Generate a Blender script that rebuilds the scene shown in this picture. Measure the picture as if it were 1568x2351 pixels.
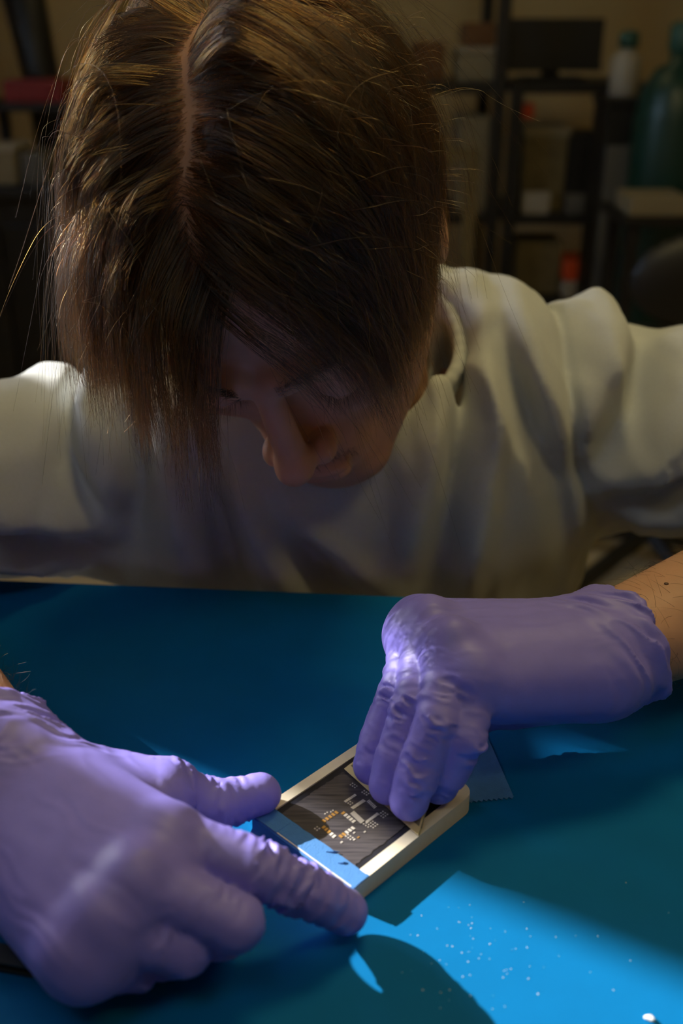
import bpy, bmesh, math, random
import numpy as np
from mathutils import Vector, Matrix

for _o in list(bpy.data.objects):
    bpy.data.objects.remove(_o)
SC = bpy.context.scene
COL = SC.collection
RNG = np.random.default_rng(7)
random.seed(7)

# ------------------------------------------------------------------ camera
PITCH = math.radians(25.5)
CAM_H = 0.315                      # metres above the mat (the mat is z = 0)
cam_d = bpy.data.cameras.new('camera')
cam = bpy.data.objects.new('camera', cam_d)
COL.objects.link(cam)
cam.location = (0, 0, CAM_H)
cam.rotation_euler = (math.pi / 2 - PITCH, 0, 0)
cam_d.sensor_fit = 'VERTICAL'
cam_d.sensor_height = 36.0
cam_d.sensor_width = 24.0
cam_d.lens = 36.0
cam_d.clip_start = 0.01
cam_d.dof.use_dof = True
cam_d.dof.focus_distance = 0.482
cam_d.dof.aperture_fstop = 6.0
SC.camera = cam

# ------------------------------------------------------------------ world, sun, exposure
world = bpy.data.worlds.new('sky')
SC.world = world
world.use_nodes = True
_nt = world.node_tree
_bg = _nt.nodes['Background']
_sky = _nt.nodes.new('ShaderNodeTexSky')
_sky.sky_type = 'NISHITA'
_sky.sun_disc = False
_sky.sun_elevation = math.radians(27)
_sky.sun_rotation = math.radians(-35)
_nt.links.new(_sky.outputs[0], _bg.inputs[0])
_bg.inputs[1].default_value = 3.0

SUN_AZ = math.radians(-30)         # heading of the sunlight on the mat
SUN_EL = math.radians(27)
sun_vec = Vector((math.cos(SUN_AZ) * math.cos(SUN_EL), math.sin(SUN_AZ) * math.cos(SUN_EL), -math.sin(SUN_EL)))
sun_d = bpy.data.lights.new('sun', 'SUN')
sun_d.energy = 16.0
sun_d.angle = math.radians(0.6)
sun_d.color = (1.0, 0.96, 0.91)
sun = bpy.data.objects.new('sun', sun_d)
COL.objects.link(sun)
sun.rotation_euler = sun_vec.to_track_quat('-Z', 'Y').to_euler()
sun.location = (-1.0, 1.6, 1.5)

LAMP_POWER = 5.8
LAMP_COLOR = (1.0, 0.80, 0.36)

SC.view_settings.view_transform = 'Standard'
SC.view_settings.look = 'None'
SC.view_settings.exposure = 0.0
SC.view_settings.gamma = 1.0
SC.view_settings.use_curve_mapping = False

# ------------------------------------------------------------------ measuring aid: photo point -> place in the room
_F = np.array([0, math.cos(PITCH), -math.sin(PITCH)])
_U = np.array([0, math.sin(PITCH), math.cos(PITCH)])
def at(x, y, z=None, Y=None):
    d = _F + np.array([(x - 784) / 2351.0, 0, 0]) - (y - 1175.5) / 2351.0 * _U
    k = (z - CAM_H) / d[2] if z is not None else Y / d[1]
    return np.array([0, 0, CAM_H]) + k * d

# ------------------------------------------------------------------ materials
MATS = {}
def mat(name, color, rough=0.6, metal=0.0, spec=0.5, bump=None, noise=None, trans=0.0, sheen=0.0, sss=0.0, emit=None, coat=0.0):
    """procedural material; noise=(scale, amount) mottles the colour, bump=(scale, strength, distance)"""
    m = bpy.data.materials.new(name)
    m.use_nodes = True
    nt = m.node_tree
    b = nt.nodes['Principled BSDF']
    b.inputs['Base Color'].default_value = (*color, 1)
    b.inputs['Roughness'].default_value = rough
    b.inputs['Metallic'].default_value = metal
    b.inputs['Specular IOR Level'].default_value = spec
    if trans: b.inputs['Transmission Weight'].default_value = trans
    if sheen: b.inputs['Sheen Weight'].default_value = sheen
    if coat: b.inputs['Coat Weight'].default_value = coat
    if sss:
        b.inputs['Subsurface Weight'].default_value = sss
        b.inputs['Subsurface Radius'].default_value = (1.0, 0.35, 0.2)
        b.inputs['Subsurface Scale'].default_value = 0.004
    if emit:
        b.inputs['Emission Color'].default_value = (*emit[0], 1)
        b.inputs['Emission Strength'].default_value = emit[1]
    tc = nt.nodes.new('ShaderNodeTexCoord')
    if noise:
        n = nt.nodes.new('ShaderNodeTexNoise')
        n.inputs['Scale'].default_value = noise[0]
        n.inputs['Detail'].default_value = 5
        nt.links.new(tc.outputs['Object'], n.inputs['Vector'])
        mp = nt.nodes.new('ShaderNodeMapRange')
        mp.inputs['From Min'].default_value = 0.3
        mp.inputs['From Max'].default_value = 0.7
        mp.inputs['To Min'].default_value = 1 - noise[1]
        mp.inputs['To Max'].default_value = 1 + noise[1]
        nt.links.new(n.outputs['Fac'], mp.inputs['Value'])
        mx = nt.nodes.new('ShaderNodeVectorMath')
        mx.operation = 'SCALE'
        mx.inputs[0].default_value = color
        nt.links.new(mp.outputs[0], mx.inputs['Scale'])
        nt.links.new(mx.outputs[0], b.inputs['Base Color'])
    if bump:
        n2 = nt.nodes.new('ShaderNodeTexNoise')
        n2.inputs['Scale'].default_value = bump[0]
        n2.inputs['Detail'].default_value = 4
        nt.links.new(tc.outputs['Object'], n2.inputs['Vector'])
        bp = nt.nodes.new('ShaderNodeBump')
        bp.inputs['Strength'].default_value = bump[1]
        bp.inputs['Distance'].default_value = bump[2]
        nt.links.new(n2.outputs['Fac'], bp.inputs['Height'])
        nt.links.new(bp.outputs[0], b.inputs['Normal'])
    MATS[name] = m
    return m

def hair_mat(name, melanin, red, rough=0.32, rand=0.6):
    m = bpy.data.materials.new(name)
    m.use_nodes = True
    nt = m.node_tree
    for n in list(nt.nodes): nt.nodes.remove(n)
    o = nt.nodes.new('ShaderNodeOutputMaterial')
    h = nt.nodes.new('ShaderNodeBsdfHairPrincipled')
    h.parametrization = 'MELANIN'
    h.inputs['Melanin'].default_value = melanin
    h.inputs['Melanin Redness'].default_value = red
    h.inputs['Roughness'].default_value = rough
    h.inputs['Radial Roughness'].default_value = 0.5
    h.inputs['Random Color'].default_value = rand
    h.inputs['Random Roughness'].default_value = 0.2
    nt.links.new(h.outputs[0], o.inputs[0])
    MATS[name] = m
    return m

# ------------------------------------------------------------------ object helpers
def tag(o, label, cat, group=None):
    o['label'] = label
    o['category'] = cat
    if group: o['group'] = group
    return o

def root(name, loc, label, cat, group=None):
    o = bpy.data.objects.new(name, None)
    o.empty_display_size = 0.05
    COL.objects.link(o)
    o.location = loc
    return tag(o, label, cat, group)

def wloc(o):
    v = np.zeros(3)
    while o is not None:
        v += np.array(o.location)
        o = o.parent
    return v

def mesh_obj(name, verts, faces, m, parent=None, smooth=False, label=None):
    verts = np.asarray(verts, float)
    if parent is not None: verts = verts - wloc(parent)
    me = bpy.data.meshes.new(name)
    if isinstance(faces, np.ndarray) and faces.ndim == 2:
        n = faces.shape[1]
        me.vertices.add(len(verts))
        me.vertices.foreach_set('co', verts.astype(np.float32).ravel())
        me.loops.add(faces.size)
        me.loops.foreach_set('vertex_index', faces.astype(np.int32).ravel())
        me.polygons.add(len(faces))
        me.polygons.foreach_set('loop_start', np.arange(0, faces.size, n, dtype=np.int32))
        me.update(calc_edges=True)
    else:
        me.from_pydata(verts.tolist(), [], [list(f) for f in faces])
    if smooth:
        me.polygons.foreach_set('use_smooth', np.ones(len(me.polygons), bool))
    me.validate()
    me.update()
    if m is not None: me.materials.append(m)
    o = bpy.data.objects.new(name, me)
    COL.objects.link(o)
    if parent is not None: o.parent = parent
    if label: o['label'] = label
    return o

def box_geo(c, s, R=None):
    c = np.asarray(c, float); s = np.asarray(s, float) / 2
    v = np.array([[x, y, z] for x in (-1, 1) for y in (-1, 1) for z in (-1, 1)], float) * s
    if R is not None: v = v @ np.asarray(R).T
    f = [(0, 1, 3, 2), (4, 6, 7, 5), (0, 4, 5, 1), (2, 3, 7, 6), (0, 2, 6, 4), (1, 5, 7, 3)]
    return v + c, f

def join_geo(gs):
    V, Fc, n = [], [], 0
    for v, f in gs:
        V.append(np.asarray(v)); Fc += [tuple(i + n for i in q) for q in f]; n += len(v)
    return np.vstack(V), Fc

def rotz(a):
    c, s = math.cos(a), math.sin(a)
    return np.array([[c, -s, 0], [s, c, 0], [0, 0, 1]])

def bev_box(name, c, s, m, parent=None, bev=0.004, R=None, label=None, seg=2):
    bm = bmesh.new()
    bmesh.ops.create_cube(bm, size=1)
    bmesh.ops.scale(bm, vec=Vector(s), verts=bm.verts)
    bmesh.ops.bevel(bm, geom=bm.edges[:], offset=min(bev, min(s) * 0.45), segments=seg, affect='EDGES', profile=0.5)
    v = np.array([x.co[:] for x in bm.verts])
    bm.verts.index_update()
    f = [[x.index for x in q.verts] for q in bm.faces]
    bm.free()
    if R is not None: v = v @ np.asarray(R).T
    return mesh_obj(name, v + np.asarray(c), f, m, parent, label=label)

def prism(name, outline, z0, z1, m, parent=None, bev=0.0, xf=None, label=None):
    """outline: list of (x, y); extruded z0..z1 with bevelled top rim; xf maps points to the world"""
    n = len(outline)
    bm = bmesh.new()
    lo = [bm.verts.new((x, y, z0)) for x, y in outline]
    hi = [bm.verts.new((x, y, z1)) for x, y in outline]
    bm.faces.new(lo[::-1])
    top = bm.faces.new(hi)
    for i in range(n): bm.faces.new((lo[i], lo[(i + 1) % n], hi[(i + 1) % n], hi[i]))
    if bev:
        bmesh.ops.bevel(bm, geom=list(top.edges), offset=bev, segments=3, affect='EDGES', profile=0.5)
    bmesh.ops.recalc_face_normals(bm, faces=bm.faces)
    bm.verts.index_update()
    v = np.array([x.co[:] for x in bm.verts])
    f = [[x.index for x in q.verts] for q in bm.faces]
    bm.free()
    if xf is not None: v = xf(v)
    return mesh_obj(name, v, f, m, parent, label=label)

def lathe(name, prof, c, m, parent=None, seg=32, axis=None, label=None):
    V, Fc = [], []
    for r, z in prof:
        for i in range(seg):
            a = 2 * math.pi * i / seg
            V.append((r * math.cos(a), r * math.sin(a), z))
    for j in range(len(prof) - 1):
        for i in range(seg):
            i2 = (i + 1) % seg
            Fc.append((j * seg + i, j * seg + i2, (j + 1) * seg + i2, (j + 1) * seg + i))
    Fc.append(tuple(range(seg))[::-1])
    Fc.append(tuple((len(prof) - 1) * seg + i for i in range(seg)))
    V = np.array(V)
    if axis is not None: V = V @ np.asarray(axis).T
    return mesh_obj(name, V + np.asarray(c), Fc, m, parent, smooth=True, label=label)

def tube_geo(pts, r, seg=8):
    pts = np.asarray(pts, float)
    rr = np.full(len(pts), r) if np.isscalar(r) else np.asarray(r)
    V, Fc = [], []
    up = np.array([0.13, 0.31, 0.94])
    for i, p in enumerate(pts):
        t = pts[min(i + 1, len(pts) - 1)] - pts[max(i - 1, 0)]
        t /= np.linalg.norm(t) + 1e-12
        a = np.cross(t, up); a /= np.linalg.norm(a) + 1e-12
        b = np.cross(t, a)
        for k in range(seg):
            w = 2 * math.pi * k / seg
            V.append(p + rr[i] * (math.cos(w) * a + math.sin(w) * b))
    for i in range(len(pts) - 1):
        for k in range(seg):
            k2 = (k + 1) % seg
            Fc.append((i * seg + k, i * seg + k2, (i + 1) * seg + k2, (i + 1) * seg + k))
    Fc.append(tuple(range(seg))); Fc.append(tuple((len(pts) - 1) * seg + k for k in range(seg)))
    return np.array(V), Fc

def curves_obj(name, P, rad, m, parent, label=None):
    """P: (N, K, 3) strand points in the world; rad: (N, K) radii -> hair curves object"""
    N, K, _ = P.shape
    P = P - wloc(parent)
    cd = bpy.data.hair_curves.new(name)
    cd.add_curves([K] * N)
    cd.attributes['position'].data.foreach_set('vector', P.astype(np.float32).ravel())
    ra = cd.attributes.get('radius') or cd.attributes.new('radius', 'FLOAT', 'POINT')
    ra.data.foreach_set('value', np.ascontiguousarray(rad, dtype=np.float32).ravel())
    cd.materials.append(m)
    o = bpy.data.objects.new(name, cd)
    COL.objects.link(o)
    o.parent = parent
    o['kind'] = 'stuff'
    if label: o['label'] = label
    return o

# ------------------------------------------------------------------ noise and distance fields (soft bodies are skinned from these)
def vnoise(p, seed=0):
    """smooth value noise in [-1, 1]"""
    i = np.floor(p).astype(np.int64)
    f = p - i
    f = f * f * (3 - 2 * f)
    def h(dx, dy, dz):
        n = (i[:, 0] + dx) * 374761393 + (i[:, 1] + dy) * 668265263 + (i[:, 2] + dz) * 2147483647 + seed * 974634777
        n = (n ^ (n >> 13)) * 1274126177
        n = n ^ (n >> 16)
        return (n & 0xffff) / 32767.5 - 1
    x, y, z = f[:, 0], f[:, 1], f[:, 2]
    a = h(0, 0, 0) * (1 - x) + h(1, 0, 0) * x
    b = h(0, 1, 0) * (1 - x) + h(1, 1, 0) * x
    c = h(0, 0, 1) * (1 - x) + h(1, 0, 1) * x
    d = h(0, 1, 1) * (1 - x) + h(1, 1, 1) * x
    return (a * (1 - y) + b * y) * (1 - z) + (c * (1 - y) + d * y) * z

class Field:
    def __init__(s, res):
        s.res = res; s.p = []; s.disp = None
    def cone(s, a, b, ra, rb, k=0.006, sub=False):
        a = np.asarray(a, float); b = np.asarray(b, float); R = max(ra, rb)
        s.p.append(('c', (a, b, ra, rb), k, sub, np.minimum(a, b) - R, np.maximum(a, b) + R))
    def ell(s, c, r, k=0.006, sub=False, M=None):
        c = np.asarray(c, float); r = np.asarray(r, float); R = r.max()
        s.p.append(('e', (c, r, M), k, sub, c - R, c + R))
    def chain(s, pts, rads, k=0.004):
        for i in range(len(pts) - 1): s.cone(pts[i], pts[i + 1], rads[i], rads[i + 1], k)
    @staticmethod
    def dist(t, g, P):
        if t == 'c':
            a, b, ra, rb = g
            ab = b - a; L = ab @ ab + 1e-12
            h = np.clip(((P - a) @ ab) / L, 0, 1)
            q = P - a - h[:, None] * ab
            return np.sqrt(np.einsum('ij,ij->i', q, q)) - (ra + (rb - ra) * h)
        c, r, M = g
        q = P - c
        if M is not None: q = q @ M
        q1 = q / r
        k0 = np.sqrt(np.einsum('ij,ij->i', q1, q1)) + 1e-9
        q2 = q1 / r
        k1 = np.sqrt(np.einsum('ij,ij->i', q2, q2)) + 1e-9
        return k0 * (k0 - 1) / k1
    def ev(s, P, lo=None, hi=None, pad=0.01):
        d = np.full(len(P), 1.0)
        for t, g, k, sub, bl, bh in s.p:
            if lo is not None:
                e = k + pad
                if (bl - e > hi).any() or (bh + e < lo).any(): continue
            q = s.dist(t, g, P)
            if sub:
                q = -q
                h = np.maximum(k - np.abs(d - q), 0) / k
                d = np.maximum(d, q) + h * h * k / 4
            else:
                h = np.maximum(k - np.abs(d - q), 0) / k
                d = np.minimum(d, q) - h * h * k / 4
        if s.disp is not None:
            near = np.abs(d) < 0.02
            if near.any(): d[near] -= s.disp(P[near])
        return d
    def mesh(s, clip=None):
        res = s.res
        lo = np.min([q[4] for q in s.p if not q[3]], 0) - 4 * res - 0.004
        hi = np.max([q[5] for q in s.p if not q[3]], 0) + 4 * res + 0.004
        if clip is not None: lo = np.maximum(lo, clip[0]); hi = np.minimum(hi, clip[1])
        B = 14
        nb = np.ceil((hi - lo) / res / B).astype(int)
        n = nb * B + 1
        D = np.full(n, 1.0, np.float32)
        ax = [lo[i] + np.arange(n[i]) * res for i in range(3)]
        bc = np.stack(np.meshgrid(*[lo[i] + (np.arange(nb[i]) + .5) * B * res for i in range(3)], indexing='ij'), -1)
        dc = s.ev(bc.reshape(-1, 3)).reshape(nb)
        half = B * res * 0.5 * 1.75 + 0.014
        for bi, bj, bk in np.ndindex(*nb):
            sl = tuple(slice(b * B, b * B + B + 1) for b in (bi, bj, bk))
            if abs(dc[bi, bj, bk]) > half:
                D[sl] = np.where(np.abs(D[sl]) < 0.9, D[sl], dc[bi, bj, bk]) if dc[bi, bj, bk] < 0 else D[sl]
        for bi, bj, bk in np.ndindex(*nb):
            if abs(dc[bi, bj, bk]) > half: continue
            sl = tuple(slice(b * B, b * B + B + 1) for b in (bi, bj, bk))
            P = np.stack(np.meshgrid(ax[0][sl[0]], ax[1][sl[1]], ax[2][sl[2]], indexing='ij'), -1).reshape(-1, 3)
            D[sl] = s.ev(P, P[0], P[-1]).reshape(B + 1, B + 1, B + 1)
        return surface_nets(D, lo, res)

def surface_nets(D, lo, res):
    ins = D < 0
    c = np.zeros(np.array(D.shape) - 1, np.uint8)
    for dx in (0, 1):
        for dy in (0, 1):
            for dz in (0, 1):
                c += ins[dx:D.shape[0] - 1 + dx, dy:D.shape[1] - 1 + dy, dz:D.shape[2] - 1 + dz]
    act = np.argwhere((c > 0) & (c < 8))
    idx = np.full(c.shape, -1, np.int32)
    idx[act[:, 0], act[:, 1], act[:, 2]] = np.arange(len(act))
    cor = [(0, 0, 0), (1, 0, 0), (0, 1, 0), (1, 1, 0), (0, 0, 1), (1, 0, 1), (0, 1, 1), (1, 1, 1)]
    val = [D[act[:, 0] + x, act[:, 1] + y, act[:, 2] + z] for x, y, z in cor]
    S = np.zeros((len(act), 3)); W = np.zeros(len(act))
    for a in range(8):
        for b in range(a + 1, 8):
            if sum(abs(cor[a][i] - cor[b][i]) for i in range(3)) != 1: continue
            m = (val[a] < 0) != (val[b] < 0)
            t = np.where(m, val[a] / np.where(m, val[a] - val[b], 1), 0)
            pt = np.array(cor[a]) + t[:, None] * (np.array(cor[b]) - np.array(cor[a]))
            S += pt * m[:, None]; W += m
    V = lo + (act + S / np.maximum(W, 1)[:, None]) * res
    Q = []
    for axn in range(3):
        o1, o2 = [(1, 2), (2, 0), (0, 1)][axn]
        sl0 = [slice(None)] * 3; sl1 = [slice(None)] * 3
        sl0[axn] = slice(0, -1); sl1[axn] = slice(1, None)
        e0, e1 = ins[tuple(sl0)], ins[tuple(sl1)]
        E = np.argwhere(e0 != e1)
        ok = (E[:, o1] > 0) & (E[:, o2] > 0) & (E[:, o1] < c.shape[o1]) & (E[:, o2] < c.shape[o2])
        E = E[ok]
        fl = e0[E[:, 0], E[:, 1], E[:, 2]]
        def g(d1, d2):
            q = E.copy(); q[:, o1] -= d1; q[:, o2] -= d2
            return idx[q[:, 0], q[:, 1], q[:, 2]]
        quad = np.stack([g(1, 1), g(0, 1), g(0, 0), g(1, 0)], 1)
        quad[~fl] = quad[~fl][:, ::-1]
        Q.append(quad)
    Q = np.vstack(Q)
    Q = Q[(Q >= 0).all(1)]
    return V, Q

# ================================================================== the room
FLOOR = -0.75
m_wall = mat('wall_paint', (0.46, 0.35, 0.18), 0.9, noise=(3, 0.05))
m_floor = mat('floor_vinyl', (0.50, 0.42, 0.27), 0.55, noise=(6, 0.10))
m_ceil = mat('ceiling_tile', (0.6, 0.57, 0.5), 0.95)
m_frame = mat('painted_frame', (0.7, 0.68, 0.62), 0.5)
XL, XR, YB, YF, ZC = -1.7, 1.9, 3.95, -1.6, 1.85

def structure(name, geos, m, parent=None):
    v, f = join_geo(geos)
    o = mesh_obj(name, v, f, m, parent)
    if parent is None: o['kind'] = 'structure'
    return o
structure('floor', [box_geo(((XL + XR) / 2, (YB + YF) / 2, FLOOR - 0.05), (XR - XL + .4, YB - YF + .4, 0.1))], m_floor)
structure('ceiling', [box_geo(((XL + XR) / 2, (YB + YF) / 2, ZC + 0.05), (XR - XL + .4, YB - YF + .4, 0.1))], m_ceil)
HZ = (FLOOR + ZC) / 2
structure('wall_back', [box_geo(((XL + XR) / 2, YB + .05, HZ), (XR - XL + .4, .1, ZC - FLOOR))], m_wall)
structure('wall_front', [box_geo(((XL + XR) / 2, YF - .05, HZ), (XR - XL + .4, .1, ZC - FLOOR))], m_wall)
structure('wall_right', [box_geo((XR + .05, (YB + YF) / 2, HZ), (.1, YB - YF, ZC - FLOOR))], m_wall)
# window in the left wall, out of the picture: the sun comes through it, shaped by added bars
def wy(x, y): return y + (x - XL) * math.tan(-SUN_AZ)
def wz(x, z): return z + (x - XL) / math.cos(SUN_AZ) * math.tan(SUN_EL)
fw = 0.05
A0, A1 = wy(-0.0625, 0.30), wy(0.0, 0.379)     # narrow full-height opening, placed to let sun onto board and mat
B0 = A1 + 0.03                                 # small opening above the bar, placed to let sun onto the hair
C0 = A1 + 0.165                                 # lower opening, placed to let sun onto the left shoulder
T0, T1 = wz(-0.02, 0) + .068, wz(0.083, 0) + .032   # added bar that keeps sun off the upper mat
B1 = A1 + 0.125
TB = T1 + 0.125                                 # top of the small opening; infill above it blocks the sun
WY0, WY1 = A0 - fw, A0 + 0.75
WZ0, WZ1 = wz(0, 0) - 0.45, wz(0, 0) + 0.55
XW = XL - .05
structure('wall_left', [
    box_geo((XW, (YF + WY0) / 2, HZ), (.1, WY0 - YF, ZC - FLOOR)),
    box_geo((XW, (YB + WY1) / 2, HZ), (.1, YB - WY1, ZC - FLOOR)),
    box_geo((XW, (WY0 + WY1) / 2, (FLOOR + WZ0) / 2), (.1, WY1 - WY0, WZ0 - FLOOR)),
    box_geo((XW, (WY0 + WY1) / 2, (ZC + WZ1) / 2), (.1, WY1 - WY0, ZC - WZ1))], m_wall)
win = bpy.data.objects.new('window_1', None); COL.objects.link(win)
win.location = (XW, (WY0 + WY1) / 2, WZ0); win['kind'] = 'structure'
structure('window_frame_sun_mask', [  # outer frame plus added bars and infill that mask the sun
    box_geo((XW, WY0 + fw / 2, (WZ0 + WZ1) / 2), (.07, fw, WZ1 - WZ0)), box_geo((XW, WY1 - fw / 2, (WZ0 + WZ1) / 2), (.07, fw, WZ1 - WZ0)),
    box_geo((XW, (A1 + B0) / 2, (WZ0 + WZ1) / 2), (.05, B0 - A1, WZ1 - WZ0 - 2 * fw)),
    box_geo((XW, (B0 + WY1 - fw) / 2, (T0 + T1) / 2), (.05, WY1 - fw - B0, T1 - T0)),
    box_geo((XW, (B0 + WY1 - fw) / 2, (TB + WZ1 - fw) / 2), (.04, WY1 - fw - B0, WZ1 - fw - TB)),
    box_geo((XW, (B1 + WY1 - fw) / 2, (T1 + TB) / 2), (.04, WY1 - fw - B1, TB - T1)),
    box_geo((XW, (B0 + C0) / 2, (WZ0 + fw + T0) / 2), (.04, C0 - B0, T0 - WZ0 - fw)),
    box_geo((XW, (WY0 + WY1) / 2, WZ0 + fw / 2), (.07, WY1 - WY0 - 2 * fw, fw)), box_geo((XW, (WY0 + WY1) / 2, WZ1 - fw / 2), (.07, WY1 - WY0 - 2 * fw, fw))], m_frame, win)
m_pane = bpy.data.materials.new('window_glass'); m_pane.use_nodes = True
_n = m_pane.node_tree
_mx = _n.nodes.new('ShaderNodeMixShader'); _tr = _n.nodes.new('ShaderNodeBsdfTransparent'); _gl = _n.nodes.new('ShaderNodeBsdfGlossy')
_gl.inputs['Roughness'].default_value = 0.02; _mx.inputs[0].default_value = 0.06
_n.links.new(_tr.outputs[0], _mx.inputs[1]); _n.links.new(_gl.outputs[0], _mx.inputs[2])
_n.links.new(_mx.outputs[0], _n.nodes['Material Output'].inputs[0])
for (y0_, y1_, z0_, z1_) in ((A0, A1, WZ0 + fw, WZ1 - fw), (B0, B1, T1, TB), (C0, WY1 - fw, WZ0 + fw, T0)):
    structure('window_pane', [box_geo((XW, (y0_ + y1_) / 2, (z0_ + z1_) / 2), (.004, y1_ - y0_, z1_ - z0_))], m_pane, win)

# ceiling lamps: yellow-filtered ones, plus one added cool fill lamp
m_lampglow = mat('lamp_diffuser', (0.8, 0.7, 0.4), 0.6, emit=(LAMP_COLOR, 2.0))
m_lampbody = mat('lamp_housing', (0.6, 0.6, 0.58), 0.5)
m_fillglow = mat('fill_diffuser', (0.7, 0.75, 0.8), 0.6, emit=((0.8, 0.9, 1.0), 1.0))
def ceiling_lamp(x, y, power, label, sx=0.55, sy=0.3, drop=0.5, color=LAMP_COLOR, glow=m_lampglow, group='yellow lamps over the bench'):
    z = ZC - drop
    r = root('pendant_lamp', (x, y, z), label, 'lamp', group)
    bev_box('housing', (x, y, z + .035), (sx, sy, .05), m_lampbody, r)
    bev_box('diffuser', (x, y, z + .004), (sx - .03, sy - .03, .014), glow, r)
    for sxx in (-1, 1):
        v, f = tube_geo([(x + sxx * sx * .4, y, z + .055), (x + sxx * sx * .4, y, ZC)], .003)
        mesh_obj('hanging_wire', v, f, m_lampbody, r)
    ld = bpy.data.lights.new('lamp_light', 'AREA')
    ld.shape = 'RECTANGLE'; ld.size = sx - .03; ld.size_y = sy - .03
    ld.energy = power; ld.color = color
    lo = bpy.data.objects.new('lamp_light', ld); COL.objects.link(lo)
    lo.parent = r; lo.location = (0, 0, -.008)
ceiling_lamp(0.26, 0.92, LAMP_POWER, 'long yellow pendant lamp hanging over the blue bench')
ceiling_lamp(-0.35, -0.25, 1.3, 'added cool white fill lamp hanging in front of the bench', sx=0.7, sy=0.4, drop=0.35, color=(0.72, 0.86, 1.0), glow=m_fillglow, group=None)  # added fill light, cools and lifts the gloves, mat and shirt
ceiling_lamp(0.75, -0.05, LAMP_POWER * 0.28, 'yellow pendant lamp hanging over the right end of the bench')
ceiling_lamp(-0.2, 2.9, LAMP_POWER * 0.16, 'dim yellow pendant lamp hanging near the back wall', drop=0.1)

# ================================================================== bench and mat
m_mat = mat('blue_rubber_mat', (0.0015, 0.125, 0.325), 0.6, spec=0.06, bump=(900, 0.12, 0.0004), noise=(40, 0.04))
m_bench = mat('bench_laminate', (0.55, 0.5, 0.38), 0.5)
m_steel = mat('dark_steel', (0.04, 0.04, 0.045), 0.4, metal=0.7)
TR = rotz(math.radians(-4.6))
def bench_pt(u, v, z): return TR @ np.array([u, v, 0]) + np.array([0, 0.543, z])
bench = root('workbench', (0, 0.1, FLOOR), 'long workbench with dark steel legs under the blue mat', 'table')
TW, TD = 1.7, 0.86
c = bench_pt(0, -TD / 2 - 0.004, -0.019)
bev_box('bench_top', c, (TW, TD, 0.034), m_bench, bench, 0.004, TR)
for su in (-1, 1):
    for v in (-0.06, -TD + 0.06):
        q = bench_pt(su * (TW / 2 - .06), v, (FLOOR - 0.036) / 2)
        bev_box('leg', q, (.05, .05, -FLOOR - 0.036), m_steel, bench, 0.004, TR)
bmat = bev_box('bench_mat', bench_pt(0, -TD / 2 + .001, -0.001), (TW - .02, TD, 0.002), m_mat, None, 0.0008, TR)
tag(bmat, 'smooth blue rubber mat covering the whole bench top', 'mat')

# ================================================================== circuit board holder, board, tape, scraper
JA = math.radians(46.0)
JC = np.array([0.0105, 0.3475, 0.0])
JT = 0.0095
ea = np.array([math.cos(JA), math.sin(JA), 0]); eb = np.array([math.sin(JA), -math.cos(JA), 0])
def jig(v):
    v = np.asarray(v, float)
    return JC + v[..., 0:1] * ea + v[..., 1:2] * eb + v[..., 2:3] * np.array([0, 0, 1])
def loc(x, y, z=JT):
    q = at(x, y, z) - JC
    return float(q @ ea), float(q @ eb)
def rrect(x0, x1, y0, y1, r, n=7):
    """rounded rectangle outline; r = radii at (x0y0, x1y0, x1y1, x0y1)"""
    o = []
    for (cx, cy, a0, rr) in ((x0 + r[0], y0 + r[0], 180, r[0]), (x1 - r[1], y0 + r[1], 270, r[1]), (x1 - r[2], y1 - r[2], 0, r[2]), (x0 + r[3], y1 - r[3], 90, r[3])):
        for i in range(n):
            a = math.radians(a0 + 90 * i / (n - 1)); o.append((cx + rr * math.cos(a), cy + rr * math.sin(a)))
    return o
def flip(o): return o[::-1]
HA, HB = 0.0395, 0.0300
m_white = mat('ivory_plastic', (0.74, 0.67, 0.53), 0.55, noise=(300, 0.03), bump=(2500, 0.15, 0.0002))
m_black = mat('black_solder_mask', (0.012, 0.013, 0.022), 0.35, spec=0.5, noise=(120, 0.3))
holder = root('circuit_board_holder', tuple(JC), 'ivory plastic circuit board holder with rounded corners on blue mat', 'holder')
prism('frame_base', flip(rrect(-HA, HA, -HB, HB, (.001, .007, .007, .001))), 0.0, JT - .0016, m_white, holder, 0, jig)
# raised rim around the pocket: a ring
def ring(name, outer, inner, z0, z1, m, parent, xf):
    n = len(outer); V = []; Fc = []
    for o in (outer, inner):
        for z in (z0, z1): V += [(x, y, z) for x, y in o]
    for i in range(n):
        j = (i + 1) % n
        Fc += [(i, j, n + j, n + i), (2 * n + j, 2 * n + i, 3 * n + i, 3 * n + j), (n + i, n + j, 3 * n + j, 3 * n + i), (j, i, 2 * n + i, 2 * n + j)]
    bm = bmesh.new(); bv = [bm.verts.new(p) for p in V]
    for f in Fc: bm.faces.new([bv[i] for i in f])
    bmesh.ops.recalc_face_normals(bm, faces=bm.faces)
    f = [[x.index for x in q.verts] for q in bm.faces]; bm.verts.index_update(); f = [[x.index for x in q.verts] for q in bm.faces]
    v = np.array([x.co[:] for x in bm.verts]); bm.free()
    return mesh_obj(name, xf(v), f, m, parent)
INA, INB = HA - .0048, HB - .0052
ring('frame_rim', rrect(-HA, HA, -HB, HB, (.001, .007, .007, .001)), rrect(-INA, INA, -INB, INB, (.001, .0035, .0035, .001)), JT - .0016, JT, m_white, holder, jig)

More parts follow.
